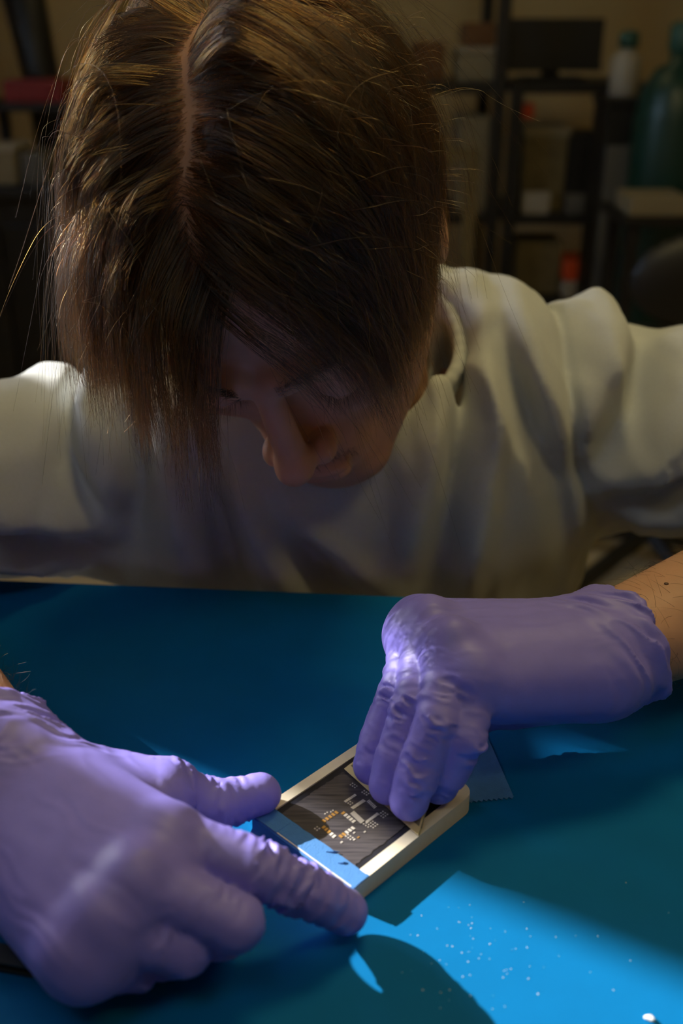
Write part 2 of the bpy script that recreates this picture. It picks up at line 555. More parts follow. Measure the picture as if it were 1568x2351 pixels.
# black board with stencil film and pads
board = root('circuit_board', tuple(JC + [0, 0, JT - .0016]), 'black circuit board with gold pads set in the ivory holder', 'circuit board')
prism('board', flip(rrect(-INA + .0002, INA - .0002, -INB + .0002, INB - .0002, (.001, .0033, .0033, .001))), JT - .0016, JT - .0005, m_black, board, 0.0002, jig)
m_film = bpy.data.materials.new('smeared_stencil_film'); m_film.use_nodes = True
_n = m_film.node_tree; _b = _n.nodes['Principled BSDF']
_tc = _n.nodes.new('ShaderNodeTexCoord'); _mp = _n.nodes.new('ShaderNodeMapping'); _mp.inputs['Rotation'].default_value = (0, 0, -JA)
_mp.inputs['Scale'].default_value = (60, 900, 60)
_nz = _n.nodes.new('ShaderNodeTexNoise'); _nz.inputs['Scale'].default_value = 1.0; _nz.inputs['Detail'].default_value = 6
_cr = _n.nodes.new('ShaderNodeValToRGB'); _cr.color_ramp.elements[0].position = .35; _cr.color_ramp.elements[1].position = .75
_cr.color_ramp.elements[0].color = (.036, .033, .042, 1); _cr.color_ramp.elements[1].color = (.10, .09, .10, 1)
_n.links.new(_tc.outputs['Object'], _mp.inputs[0]); _n.links.new(_mp.outputs[0], _nz.inputs[0]); _n.links.new(_nz.outputs['Fac'], _cr.inputs[0]); _n.links.new(_cr.outputs[0], _b.inputs['Base Color'])
_rr = _n.nodes.new('ShaderNodeMapRange'); _rr.inputs['To Min'].default_value = .30; _rr.inputs['To Max'].default_value = .5
_n.links.new(_nz.outputs['Fac'], _rr.inputs[0]); _n.links.new(_rr.outputs[0], _b.inputs['Roughness'])
# film with ragged smear outline
fo = []
rr_ = random.Random(3)
fx0, fx1, fy0, fy1 = -INA + .0045, 0.0165, -INB + .0035, INB - .0030
for (x0, y0, x1, y1) in ((fx0, fy0, fx0, fy1), (fx0, fy1, fx1, fy1), (fx1, fy1, fx1, fy0), (fx1, fy0, fx0, fy0)):
    for i in range(34):
        t = i / 34
        fo.append((x0 + (x1 - x0) * t + rr_.uniform(-.00035, .00035), y0 + (y1 - y0) * t + rr_.uniform(-.00035, .00035)))
prism('stencil_film', fo, JT - .0005, JT - .0003, m_film, board, 0, jig)
m_gold = mat('gold_pad', (0.75, 0.42, 0.12), 0.35, metal=0.6)
m_tin = mat('paste_covered_pad', (0.62, 0.58, 0.52), 0.6)
def z4(x, y): return loc(540 + x / 2.703, 1650 + y / 2.703)
pads = []      # (a, b, size along a, size along b, material)
def row(x0, y0, x1, y1, n, sa, sb, gold=()):
    a0, b0 = z4(x0, y0); a1, b1 = z4(x1, y1)
    for i in range(n):
        t = i / (n - 1) if n > 1 else 0.5
        pads.append((a0 + (a1 - a0) * t, b0 + (b1 - b0) * t, sa, sb, m_gold if i in gold else m_tin))
P = .0013
row(550, 632, 628, 580, 5, P, .0021, range(5)); row(670, 583, 735, 635, 5, .0021, P, (0,))
row(655, 728, 730, 677, 5, P, .0021, (0, 1)); row(549, 672, 613, 728, 5, .0021, P, (0, 1, 2))
row(684, 512, 744, 472, 7, .0009, .0014); row(728, 552, 798, 506, 9, .0008, .0019)
row(727, 580, 788, 638, 13, .0028, .00042); row(818, 638, 884, 588, 9, .0008, .0016)
row(826, 508, 868, 548, 7, .0020, .00045)
for (cx, cy, na, nb) in ((735, 412, 2, 3), (808, 458, 2, 3), (714, 522, 2, 2), (508, 680, 2, 2), (600, 572, 2, 1), (564, 584, 2, 1), (708, 732, 2, 3), (848, 650, 3, 4), (804, 656, 1, 4), (918, 592, 3, 3)):
    a0, b0 = z4(cx, cy)
    for i in range(na):
        for j in range(nb):
            pads.append((a0 + (i - (na - 1) / 2) * .0013, b0 + (j - (nb - 1) / 2) * .0013, .0007, .0007, m_tin))
for (cx, cy, g) in ((738, 706, 0), (804, 700, 0), (738, 748, 0), (764, 734, 1), (660, 765, 0)):
    a0, b0 = z4(cx, cy); pads.append((a0, b0, .0012, .0007, m_gold if g else m_tin))
_padmesh = {}
for (a, b, sa, sb, m) in pads:
    if (sa, sb, m.name) not in _padmesh:
        v, f = box_geo((0, 0, 0), (sa * .85, sb * .85, .0003))
        me = bpy.data.meshes.new('solder_pad'); me.from_pydata(v.tolist(), [], f); me.materials.append(m); _padmesh[(sa, sb, m.name)] = me
    o = bpy.data.objects.new('solder_pad', _padmesh[(sa, sb, m.name)]); COL.objects.link(o); o.parent = board
    w = jig(np.array([[a, b, JT - .00022]]))[0]
    o.location = w - np.array(board.location); o.rotation_euler = (0, 0, JA - math.pi / 2 + math.pi / 2)

# masking tape
m_tape = mat('blue_crepe_tape', (0.065, 0.20, 0.46), 0.75, spec=0.2, bump=(1600, 0.5, 0.0006), noise=(200, 0.06))
tape = root('masking_tape', tuple(jig(np.array([[-HA, 0, 0]]))[0]), 'blue crepe masking tape stuck over the left end of the board holder', 'tape')
TA0, TA1 = -HA - .0004, -INA + .0042
def strip_geo(path, b0, b1, th, n=10, saw=None, jit=0.0):
    """a thin strip swept over path points (a, z) between b0 and b1, thickness th; rows of quads, closed"""
    path = np.array(path, float); k = len(path)
    rj = random.Random(5)
    t = np.gradient(path, axis=0); t /= np.linalg.norm(t, axis=1)[:, None]
    nrm = np.stack([-t[:, 1], t[:, 0]], 1)
    V = []
    for side in (0, 1):
        pp = path + nrm * th * side
        for i in range(k):
            for j in range(n + 1):
                bb = b0 + (b1 - b0) * j / n
                ja = 0
                if saw and i == k - 1: ja = saw * ((j % 2) * 2 - 1)
                if jit and i in (0, k - 1): ja += rj.uniform(-jit, jit)
                V.append((pp[i, 0] + ja, bb, pp[i, 1]))
    Fc = []
    w = n + 1; o = k * w
    for i in range(k - 1):
        for j in range(n):
            q = (i * w + j, i * w + j + 1, (i + 1) * w + j + 1, (i + 1) * w + j)
            Fc.append(q[::-1]); Fc.append(tuple(x + o for x in q))
        Fc.append((i * w, (i + 1) * w, o + (i + 1) * w, o + i * w)); Fc.append((i * w + n, o + i * w + n, o + (i + 1) * w + n, (i + 1) * w + n))
    for j in range(n):
        Fc.append((j, o + j, o + j + 1, j + 1)); i = (k - 1) * w; Fc.append((i + j, i + j + 1, o + i + j + 1, o + i + j))
    return np.array(V), Fc
path = [(-HA - .012, .0003), (-HA - .008, .0003), (-HA - .004, .0003), (-HA - .002, .0009), (-HA - .0006, .003), (-HA - .0004, JT - .001), (-HA + .0008, JT + .0001), (-HA + .004, JT + .0001), (TA1, JT + .0001)]
v, f = strip_geo(path, -HB + .001, HB + .0003, .0002, 16, jit=.0002)
mesh_obj('tape_strip', jig(v), f, m_tape, tape)
v, f = strip_geo([(TA0, JT + .0003), (TA0 + .004, JT + .0003), (TA0 + .0085, JT + .0003)], -HB + .0005, -HB + .016, .0002, 6, saw=.0004)
mesh_obj('tape_overlap', jig(v), f, m_tape, tape)
# fold of the tape over the near corner, and two lifted creases
v, f = tube_geo(jig(np.array([[-HA + .0062, .0085, JT + .0004], [-HA + .0083, .0110, JT + .0007], [-HA + .0100, .0128, JT + .0004]])), [.0002, .0005, .0002], 5)
mesh_obj('tape_crease', v, f, m_tape, tape)
v, f = tube_geo(jig(np.array([[-HA + .0052, .0165, JT + .0004], [-HA + .0068, .0182, JT + .0007], [-HA + .0080, .0195, JT + .0004]])), [.0002, .0005, .0002], 5)
mesh_obj('tape_crease', v, f, m_tape, tape)
v, f = strip_geo([(-HA - .0006, JT + .0001), (-HA + .003, JT + .00035), (TA1, JT + .00035)], HB - .0012, HB + .0002, .0002, 3)
mesh_obj('tape_overlap', jig(v), f, m_tape, tape)
# strip of tape on the mat beyond the holder
p0, p1 = at(1072, 1700, 0), at(1128, 1838, 0)
ax_ = (p1 - p0) / np.linalg.norm(p1 - p0); bx_ = np.array([-ax_[1], ax_[0], 0])
L_ = np.linalg.norm(p1 - p0)
v, f = strip_geo([(-.03, .0003), (L_ * .5, .0003), (L_, .0003)], -.0105, .0105, .0002, 18, saw=.0007)
v = p0 + v[:, :1] * ax_ + v[:, 1:2] * bx_ + v[:, 2:] * np.array([0, 0, 1])
v[:, 2] = np.abs(v[:, 2])
tp2 = mesh_obj('masking_tape', v, f, m_tape)
tag(tp2, 'torn strip of blue tape on the mat beside the right gloved hand', 'tape')

# scraper card: a tapered tilted plate with a pale bevelled edge
m_card = mat('olive_card', (0.20, 0.17, 0.085), 0.3, spec=0.6, noise=(150, 0.1))
m_cardedge = mat('pale_card_edge', (0.62, 0.50, 0.22), 0.35, spec=0.5)
sa0, sb0 = loc(792, 1768); sa1, sb1 = loc(962, 1921)
scr = root('scraper_card', tuple(jig(np.array([[sa0, (sb0 + sb1) / 2, JT]]))[0]), 'flat olive scraper card with pale edge under the right gloved fingertips', 'scraper')
tl = math.radians(33)
def cardpt(t, b, n):   # t up the card, b along the edge, n off its face
    bb = np.asarray(b); s = (bb - sb0) / (sb1 - sb0)
    a = sa0 + (sa1 - sa0) * s
    return np.stack([a + t * math.cos(tl) - n * math.sin(tl), bb + 0 * t, JT + .0002 + t * math.sin(tl) + n * math.cos(tl)], -1)
def card_slab(name, t0, t1, in0, in1, n0, n1, m):
    V = np.array([cardpt(t, b, n) for t, i_ in ((t0, in0), (t1, in1)) for b in (sb0 + i_, sb1 - i_) for n in (n0, n1)])
    Fc = [(0, 1, 3, 2), (4, 6, 7, 5), (0, 4, 5, 1), (2, 3, 7, 6), (1, 5, 7, 3), (0, 2, 6, 4)]
    return mesh_obj(name, jig(V), Fc, m, scr)
card_slab('card_edge', 0, .0030, 0, .0011, 0, .0012, m_cardedge)
card_slab('card', .0030, .020, .0008, .008, 0.0001, .0009, m_card)
for s_ in (0, 1):   # pale rim along both slanting sides
    V = []
    for t, i_ in ((.0022, .0008), (.020, .008)):
        for w in (0, .0009):
            b = sb0 + i_ + w if s_ == 0 else sb1 - i_ - w
            for n in (0.0, .0011): V.append(cardpt(t, b, n))
    mesh_obj('card_rim', jig(np.array(V)), [(0, 1, 3, 2), (4, 6, 7, 5), (0, 4, 5, 1), (2, 3, 7, 6), (1, 5, 7, 3), (0, 2, 6, 4)], m_cardedge, scr)

# thin metal tool under the left gloved hand
m_tool = mat('dull_tool_steel', (0.10, 0.10, 0.09), 0.4, metal=0.8)
tw = root('tweezers', tuple(at(40, 2225, 0)), 'slim dark steel tweezers lying partly under the left gloved hand', 'tweezers')
for k_, dz in enumerate((0.0015, 0.0045)):
    a_, b_ = at(-160, 2175, 0), at(240, 2268, 0)
    d_ = (b_ - a_); L_ = np.linalg.norm(d_); d_ /= L_; n_ = np.array([-d_[1], d_[0], 0])
    V = []
    for t, w in ((0, .0035), (.35, .0042), (.7, .003), (1.0, .0008)):
        zz = dz + (0.001 if k_ else 0) * math.sin(math.pi * t)
        for s_ in (-1, 1):
            for hz in (-.0006, .0006): V.append(a_ + d_ * L_ * t + n_ * s_ * w + np.array([0, 0, zz + hz]))
    Fc = []
    for i in range(3):
        o_ = i * 4
        Fc += [(o_, o_ + 4, o_ + 5, o_ + 1), (o_ + 2, o_ + 3, o_ + 7, o_ + 6), (o_ + 1, o_ + 5, o_ + 7, o_ + 3), (o_, o_ + 2, o_ + 6, o_ + 4)]
    Fc += [(0, 1, 3, 2), (12, 14, 15, 13)]
    mesh_obj('tweezer_arm', np.array(V), Fc, m_tool, tw)
# scrap of white and dust on the mat
m_scrap = mat('white_scrap', (0.8, 0.8, 0.78), 0.7)
sc_ = at(1490, 2342, 0)
f_ = Field(.0004); f_.cone(sc_ + [-.0012, .0006, .0006], sc_ + [.0010, -.0004, .0007], .0006, .0009, .001); f_.ell(sc_ + [.0004, .0008, .0008], (.001, .0006, .0005), .001)
v, q = f_.mesh(); tag(mesh_obj('plastic_scrap', v, q, m_scrap, smooth=True), 'tiny white scrap on the sunlit mat at the lower right corner', 'scrap')
gs = []
for i in range(70):
    x_, y_ = RNG.uniform(900, 1568), RNG.uniform(1900, 2351)
    if i < 55: x_, y_ = RNG.normal(1080, 90), RNG.normal(2180, 70)
    s_ = RNG.uniform(.00008, .00024)
    v, f = box_geo(at(x_, y_, 0) + [0, 0, s_ / 2], (s_ * RNG.uniform(1, 2.4), s_, s_), rotz(RNG.uniform(0, 3)))
    gs.append((v, f))
v, f = join_geo(gs)
d_ = mesh_obj('dust_specks', v, f, m_scrap); tag(d_, 'pale dust specks scattered over the sunlit part of the mat', 'dust'); d_['kind'] = 'stuff'

# ================================================================== the person
person = root('person', (0, 0.80, FLOOR), 'person in a pale grey t-shirt and violet gloves bending over the blue bench', 'person')
m_skin = mat('skin', (0.50, 0.27, 0.17), 0.5, spec=0.4, sss=0.15, noise=(60, 0.08), bump=(900, 0.12, 0.0006))
m_shirt = mat('pale_cotton', (0.47, 0.49, 0.49), 0.95, spec=0.1, sheen=0.25, bump=(1400, 0.25, 0.0006), noise=(500, 0.03))
m_glove = mat('violet_nitrile', (0.24, 0.205, 0.66), 0.46, spec=0.35, bump=(1100, 0.12, 0.0004), noise=(90, 0.04))
m_jean = mat('dark_denim', (0.03, 0.04, 0.07), 0.9, bump=(800, 0.2, 0.0006))
m_hair = hair_mat('brown_hair', 0.66, 0.22, 0.28)
m_fine = hair_mat('body_hair', 0.9, 0.4)

HC = np.array([-0.0241, 0.5547, 0.2060])
HM = np.array([[0.95836, -0.09510, -0.26927], [-0.25515, -0.70867, -0.65779], [0.12827, -0.69911, 0.70342]])   # columns: side, face, crown
_vd = np.array([0, .985, -.17]); _a = math.radians(-2.5)
_K = np.array([[0, -_vd[2], _vd[1]], [_vd[2], 0, -_vd[0]], [-_vd[1], _vd[0], 0]])
_RV = np.eye(3) + math.sin(_a) * _K + (1 - math.cos(_a)) * _K @ _K     # slight tilt of the head in its own plane
_pv = HC + HM @ np.array([0, .1, -.04])
HC = _pv + _RV @ (HC - _pv); HM = _RV @ HM
def hd(s, f, u): return HC + HM @ np.array([s, f, u], float)

# ---- arms (shoulder, elbow, wrist)
L_SH, L_EL, L_WR = np.array([-.190, .645, .038]), np.array([-.315, .505, .054]), at(-20, 1800, .043)
R_SH, R_EL, R_WR = np.array([.195, .695, .068]), np.array([.385, .548, .066]), at(1392, 1486, .050)

# ---- hand joints
def J(*a): return [at(x, y, z) for x, y, z in a]
RH = dict(
    index=J((958, 1432, .060), (920, 1588, .045), (872, 1698, .028), (855, 1754, .0200)),
    middle=J((985, 1432, .067), (955, 1612, .049), (908, 1744, .029), (892, 1798, .0200)),
    ring=J((1035, 1482, .069), (1005, 1655, .050), (955, 1786, .0285), (940, 1834, .0200)),
    pinky=J((1088, 1555, .061), (1066, 1692, .043), (1028, 1768, .027), (1010, 1798, .0195)),
    thumb=J((1310, 1540, .040), (1170, 1600, .028), (1075, 1640, .022), (1000, 1690, .020)))
LH = dict(
    index=J((385, 1918, .050), (578, 1990, .041), (715, 2052, .026), (790, 2092, .0125)),
    middle=J((318, 2012, .050), (540, 2118, .034), (490, 2140, .012), (410, 2110, .010)),
    ring=J((235, 2105, .042), (420, 2175, .026), (380, 2185, .010), (310, 2140, .010)),
    pinky=J((165, 2185, .032), (300, 2208, .017), (280, 2205, .0098), (230, 2165, .0098)),
    thumb=J((110, 1815, .034), (378, 1812, .0265), (492, 1850, .0165), (598, 1822, .0165)))

def unit(v): return v / (np.linalg.norm(v) + 1e-12)

# ---- gloves
def glove(Hd, wr, el, rim_c, seed, cuff_len, cuff_r, wide, extra, finger_r, kn=.0015, cram=.0012, wrad=.0185):
    fld = Field(.0009)
    fwd = unit(sum(Hd[k][0] for k in ('index', 'middle', 'ring', 'pinky')) / 4 - wr)
    lat = Hd['index'][0] - Hd['pinky'][0]; lat = unit(lat - fwd * (lat @ fwd))
    nrm = np.cross(lat, fwd); nrm = nrm if nrm[2] > 0 else -nrm
    names = ('index', 'middle', 'ring', 'pinky')
    offs = dict(index=.62, middle=.2, ring=-.22, pinky=-.62)
    for k in names:
        w = wr + lat * offs[k] * wide * 1.0 + fwd * .004
        fld.cone(w - nrm * .002, Hd[k][0] - nrm * .0055, wrad, .0135, .016)
    for k in names:
        fld.ell(Hd[k][0] + nrm * kn, (.0095, .0095, .0095), .007)       # knuckle
    # palm body
    fld.cone(wr + lat * wide * .3 - nrm * .004, Hd['middle'][0] * .6 + Hd['index'][0] * .4 - nrm * .010, .018, .013, .012)
    fld.cone(wr - lat * wide * .3 - nrm * .004, Hd['ring'][0] * .4 + Hd['pinky'][0] * .6 - nrm * .009, .018, .012, .012)
    for a, b, ra, rb in extra: fld.cone(a, b, ra, rb, .012)
    for k in names:
        r = np.array(finger_r) * (0.98 if k == 'pinky' else 1.0)
        q = Hd[k]
        fld.cone(q[0] - nrm * .003, q[1], r[0], r[1], .0018)
        fld.cone(q[1], q[2], r[1], r[2], .0006)
        fld.cone(q[2], q[3], r[2], r[3], .0006)
        tipdir = unit(q[3] - q[2])
        fld.ell(q[3] + tipdir * .001, (r[3] * 1.0,) * 3, .0008)
    q = Hd['thumb']
    fld.cone(q[0], q[1], .017, .0125, .014)
    fld.cone(q[1], q[2], .0122, .0102, .004)
    fld.cone(q[2], q[3], .0104, .0088, .003)
    # wrist and cuff
    ax = unit(el - wr)
    cl = lat - ax * (lat @ ax); cl = unit(cl); cn = np.cross(cl, ax)
    for s in (-1, 0, 1):
        fld.cone(wr + cl * s * wide * .42, wr + ax * cuff_len + cl * s * wide * .52, cuff_r * .92, cuff_r, .012)
    fld.ell(wr + ax * (cuff_len + .3), (.3, .3, .3), .001, True)
    NR = 40
    rimp = []
    for i in range(NR):
        a = 2 * math.pi * i / NR
        wob = .0016 * math.sin(3 * a + seed) + .0010 * math.sin(7 * a + 2 * seed)
        rimp.append(wr + ax * (cuff_len - .0012 + 1.6 * wob) + cl * math.cos(a) * (wide * .52 + cuff_r + .0008 + wob) + cn * math.sin(a) * (cuff_r + .0012 + wob))
    for i in range(NR): fld.cone(rimp[i], rimp[(i + 1) % NR], .0013, .0013, .004)
    # creases of the stretched glove
    segs = []
    for k in names + ('thumb',):
        q = Hd[k]
        segs.append((q[0], q[1], .0023, .0008, .45, 1.05)); segs.append((q[1], q[2], .0021, .0017, -.3, 1.1)); segs.append((q[2], q[3], .0023, .0014, -.2, .85))
    def disp(Pt):
        out = np.zeros(len(Pt)); best = np.full(len(Pt), .0165)
        for (a, b, lam, amp, t0, t1) in segs:
            ab = b - a; L = np.linalg.norm(ab); u = ab / L
            s = (Pt - a) @ u; t = s / L
            q = Pt - a - np.clip(s, 0, L)[:, None] * u
            r = np.sqrt((q * q).sum(1))
            m = (r < best) & (t > t0) & (t < t1)
            if not m.any(): continue
            e1 = unit(np.cross(u, [.2, .3, .9])); e2 = np.cross(u, e1)
            co = np.stack([s[m] / lam + 0.8 * vnoise(Pt[m] / .006, seed), (q[m] @ e1) / .008, (q[m] @ e2) / .008], 1)
            n = vnoise(co, seed + 3)
            mask = np.clip(.55 + .9 * vnoise(Pt[m] / .010, seed + 9), 0, 1.2)
            edge = np.clip((t[m] - t0) / .2, 0, 1) * np.clip((t1 - t[m]) / .2, 0, 1)
            out[m] = amp * (1 - 2.2 * np.abs(n)) * mask * edge
            best[m] = r[m]
        # wrist and back of the hand: long diagonal creases
        s = (Pt - wr) @ ax
        dgn = unit(ax * .85 + cl * .5)
        m = (s > -.030) & (np.linalg.norm(Pt - wr, axis=1) < .08)
        if m.any():
            Q = Pt[m]
            co = np.stack([(Q @ dgn) / .0042 + .9 * vnoise(Q / .012, seed + 5), (Q @ unit(np.cross(dgn, nrm))) / .03, (Q @ nrm) / .02], 1)
            w = np.clip((s[m] + .030) / .025, 0, 1)
            out[m] += cram * (1 - 2.0 * np.abs(vnoise(co, seed + 6))) * w
            cw = np.clip((s[m] - cuff_len * .25) / .012, 0, 1)
            out[m] += .0006 * vnoise(Q / .005, seed + 8) * cw
        # tension lines fanning from the knuckles
        m = (s < .0) & (np.abs((Pt - wr) @ fwd - .05) < .055) & (best > .0164)
        if m.any():
            Q = Pt[m]
            co = np.stack([(Q @ fwd) / .03, (Q @ lat) / .0045 + .6 * vnoise(Q / .01, seed + 2), (Q @ nrm) / .02], 1)
            out[m] += .00022 * (1 - 2 * np.abs(vnoise(co, seed + 11)))
        return out
    fld.disp = disp
    return fld.mesh()

ex_r = [(at(1372, 1560, .046), at(1165, 1578, .050), .0180, .013), (at(1340, 1545, .040), at(1180, 1590, .032), .017, .013)]
v, q = glove(RH, R_WR, R_EL, None, 1, .008, .0215, .0155, ex_r, (.0106, .0097, .0091, .0083), .0038, .0013, .0165)
mesh_obj('glove', v, q, m_glove, person, smooth=True, label='violet nitrile glove on the hand pressing the scraper card')
ex_l = [(at(120, 1850, .036), at(360, 1840, .032), .019, .013)]
v, q = glove(LH, L_WR, L_EL, None, 4, .014, .0235, .018, ex_l, (.0112, .0100, .0092, .0084), .0030, .0018)
mesh_obj('glove', v, q, m_glove, person, smooth=True, label='violet nitrile glove on the hand holding down the tape')

# ---- body: head, neck, arms, torso
def head_field():
    f = Field(.0014)
    Mt = HM
    E = lambda s, fo, u, r, k=.008, sub=False: f.ell(hd(s, fo, u), r, k, sub, Mt)
    Cn = lambda a, b, ra, rb, k=.008, sub=False: f.cone(hd(*a), hd(*b), ra, rb, k, sub)
    E(0, -.012, .035, (.071, .095, .083), .01)
    E(0, .028, -.030, (.062, .058, .085), .02)
    for s in (-1, 1):
        Cn((s * .052, .0, -.050), (s * .018, .072, -.100), .017, .016, .025)
        E(s * .042, .062, -.018, (.022, .020, .018), .018)
        E(s * .0325, .094, .000, (.017, .013, .0105), .008, True)
        E(s * .0315, .0745, -.001, (.0150, .0135, .0125), .003)
        Cn((s * .012, .088, .019), (s * .048, .073, .018), .0085, .006, .010)
        E(s * .0135, .0985, -.0405, (.0075, .0095, .0068), .005)
        E(s * .0065, .1035, -.0475, (.0032, .005, .003), .002, True)
        E(s * .0765, -.012, -.010, (.006, .017, .029), .006)
    E(0, .078, -.100, (.020, .017, .017), .018)
    E(0, .080, -.066, (.028, .020, .025), .015)
    Cn((0, .089, .012), (0, .106, -.030), .0068, .0088, .008)
    E(0, .1115, -.0355, (.0105, .0105, .0095), .006)
    E(0, .0985, -.0655, (.021, .0075, .0048), .003)
    E(0, .0965, -.0765, (.018, .0080, .0055), .003)
    E(0, .108, -.0705, (.020, .010, .0011), .0015, True)
    Cn((0, .093, -.048), (0, .097, -.060), .006, .005, .006)
    f.cone(hd(0, -.032, -.045), np.array([0.0, .685, .075]), .056, .062, .02)
    return f
hv, hq = head_field().mesh()
af = Field(.0022)
def forearm(el, wr, lat, wide, elr=.040, wrr=.0215):
    ax = unit(wr - el); l = unit(lat - ax * (lat @ ax))
    for s in (-1, 1):
        af.cone(el + l * s * .010, el * .6 + wr * .4 + l * s * .012, elr, elr * .86, .02)
        af.cone(el * .6 + wr * .4 + l * s * .012, wr + l * s * wide * .5, elr * .86, wrr * .88, .02)
forearm(R_EL, R_WR, RH['index'][0] - RH['pinky'][0], .0155, .040, .0200)
forearm(L_EL, L_WR, LH['index'][0] - LH['pinky'][0], .018)
af.cone(R_SH - [0, 0, .012], R_EL, .046, .042, .02); af.cone(L_SH, L_EL, .050, .042, .02)
av, aq = af.mesh()
tf = Field(.006)
tf.cone((-.13, .71, .005), (.13, .725, .025), .055, .055, .05); tf.cone((0, .73, .0), (0, .80, -.28), .12, .12, .05)
tv, tq = tf.mesh()
V = np.vstack([hv, av, tv]); Q = np.vstack([hq, aq + len(hv), tq + len(hv) + len(av)])
body = mesh_obj('body', V, Q, m_skin, person, smooth=True)
_dr = at(1525, 1338, z=0.0) - np.array([0, 0, CAM_H]); _dr /= np.linalg.norm(_dr)
_rel = av - np.array([0, 0, CAM_H]); _t = _rel @ _dr
_i = np.argmin(np.linalg.norm(_rel - _t[:, None] * _dr, axis=1) + .05 * _t)
f_ = Field(.0004); f_.ell(av[_i], (.0012, .0011, .0007), .001); v, q = f_.mesh()
mesh_obj('mole', v, q, mat('mole_skin', (.10, .045, .03), .5), body, smooth=True)

# ---- t-shirt
def poly_dist(x, z, pts):
    best = np.full(len(x), 9.0); tt = np.zeros(len(x)); tot = len(pts) - 1
    for i in range(tot):
        ax_, az_ = pts[i]; bx, bz = pts[i + 1]
        dx, dz = bx - ax_, bz - az_; L = dx * dx + dz * dz
        h = np.clip(((x - ax_) * dx + (z - az_) * dz) / L, 0, 1)
        d = np.hypot(x - ax_ - h * dx, z - az_ - h * dz)
        m = d < best
        best[m] = d[m]; tt[m] = (i + h[m]) / tot
    return best, tt
def fpts(Y, *pp):
    o = []
    for x, y in pp:
        w = at(x, y, Y=Y); o.append((w[0], w[2]))
    return o
FOLDS = [  # (points in the x-z plane, width, height)
    (fpts(.62, (470, 1010), (520, 1150), (570, 1330)), .011, -.010),
    (fpts(.62, (400, 960), (430, 1120), (470, 1330)), .012, .005),
    (fpts(.62, (560, 1060), (620, 1180), (680, 1330)), .011, .008),
    (fpts(.62, (640, 1130), (720, 1230), (840, 1345)), .011, -.009),
    (fpts(.62, (700, 1130), (800, 1230), (930, 1345)), .013, .007),
    (fpts(.63, (1075, 720), (1050, 900), (1000, 1150), (985, 1340)), .010, -.009),
    (fpts(.63, (1030, 800), (990, 980), (930, 1200)), .012, .007),
    (fpts(.64, (1110, 730), (1120, 900), (1085, 1100), (1060, 1330)), .012, .009),
    (fpts(.65, (1130, 760), (1190, 900), (1250, 1060), (1290, 1250)), .010, -.008),
    (fpts(.66, (1190, 700), (1240, 860), (1265, 980)), .010, .006),
    (fpts(.66, (1292, 700), (1282, 850), (1292, 1000), (1360, 1200)), .005, -.006),
    (fpts(.66, (1420, 740), (1350, 850), (1320, 960)), .012, .009),
    (fpts(.64, (1500, 820), (1420, 950), (1350, 1060)), .011, -.008),
    (fpts(.63, (1568, 900), (1490, 1010), (1380, 1110)), .013, .010),
    (fpts(.62, (1600, 1010), (1500, 1110), (1390, 1170)), .011, -.009),
    (fpts(.60, (1620, 1100), (1520, 1180), (1410, 1215)), .012, .009),
    (fpts(.66, (180, 840), (215, 960), (290, 1080)), .008, -.009),
    (fpts(.66, (90, 870), (110, 960), (150, 1040)), .010, .008),
    (fpts(.66, (20, 930), (60, 1010), (140, 1080)), .009, -.007),
    (fpts(.60, (0, 1010), (120, 1110), (260, 1190)), .011, .008),
    (fpts(.59, (-40, 1100), (90, 1180), (250, 1250)), .010, -.008),
    (fpts(.58, (-40, 1190), (80, 1250), (230, 1290)), .010, .008),
    (fpts(.62, (320, 960), (340, 1080), (330, 1240)), .011, -.010),
]
def shirt_disp(Pt):
    o = np.zeros(len(Pt))
    front = np.clip((.76 - Pt[:, 1]) / .04, 0, 1)
    for pts, w, hgt in FOLDS:
        d, t = poly_dist(Pt[:, 0], Pt[:, 2], pts)
        o += 1.9 * hgt * np.exp(-(d / w) ** 2) * np.sin(np.pi * np.clip(.12 + .84 * t, 0, 1)) ** .7
    o += .0050 * vnoise(Pt / np.array([.020, .03, .07]), 21) + .0013 * vnoise(Pt / np.array([.010, .02, .03]), 22)
    o += .0048 * (.55 - 2 * np.abs(vnoise(np.stack([Pt[:, 0] / .030 + .35 * Pt[:, 2] / .06 + .5 * vnoise(Pt / .05, 31), Pt[:, 1] / .09, Pt[:, 2] / .11], 1), 32)))
    # bumps along the shoulder line
    return o * front + (1 - front) * .002 * vnoise(Pt / .04, 23)
sf = Field(.0030)
sf.cone((-.145, .660, .032), (.165, .710, .056), .074, .074, .05)
sf.cone((-.09, .668, .032), (.10, .685, .058), .085, .085, .06)
sf.cone((-.050, .705, -.01), (-.030, .77, -.26), .090, .088, .05)
sf.cone((.100, .710, .0), (.100, .77, -.26), .090, .088, .05)
sf.cone((.025, .695, .02), (.035, .76, -.26), .105, .10, .06)
sf.cone((0, .735, .075), (0, .78, -.2), .09, .09, .08)
def sleeve(sh, el, t_end, r0, r1):
    e = sh + (el - sh) * t_end
    sf.cone(sh, e, r0, r1, .022)
    ax = unit(el - sh)
    sf.cone(e + ax * .012, e + ax * (r1 + .05), r1 - .004, r1 + .01, .003, True)
sleeve(L_SH, L_EL + [0, 0, .014], .92, .069, .055)
sleeve(R_SH + [0, 0, -.012], R_EL, .72, .076, .066)
# neck opening
NB = np.array([.010, .668, .108]); ND = unit(hd(0, -.03, -.05) - np.array([0, .685, .075]))
sf.cone(NB + ND * .012, NB + ND * .12, .066, .09, .010, True)
sf.disp = shirt_disp
v, q = sf.mesh()
shirt = mesh_obj('t_shirt', v, q, m_shirt, person, smooth=True)
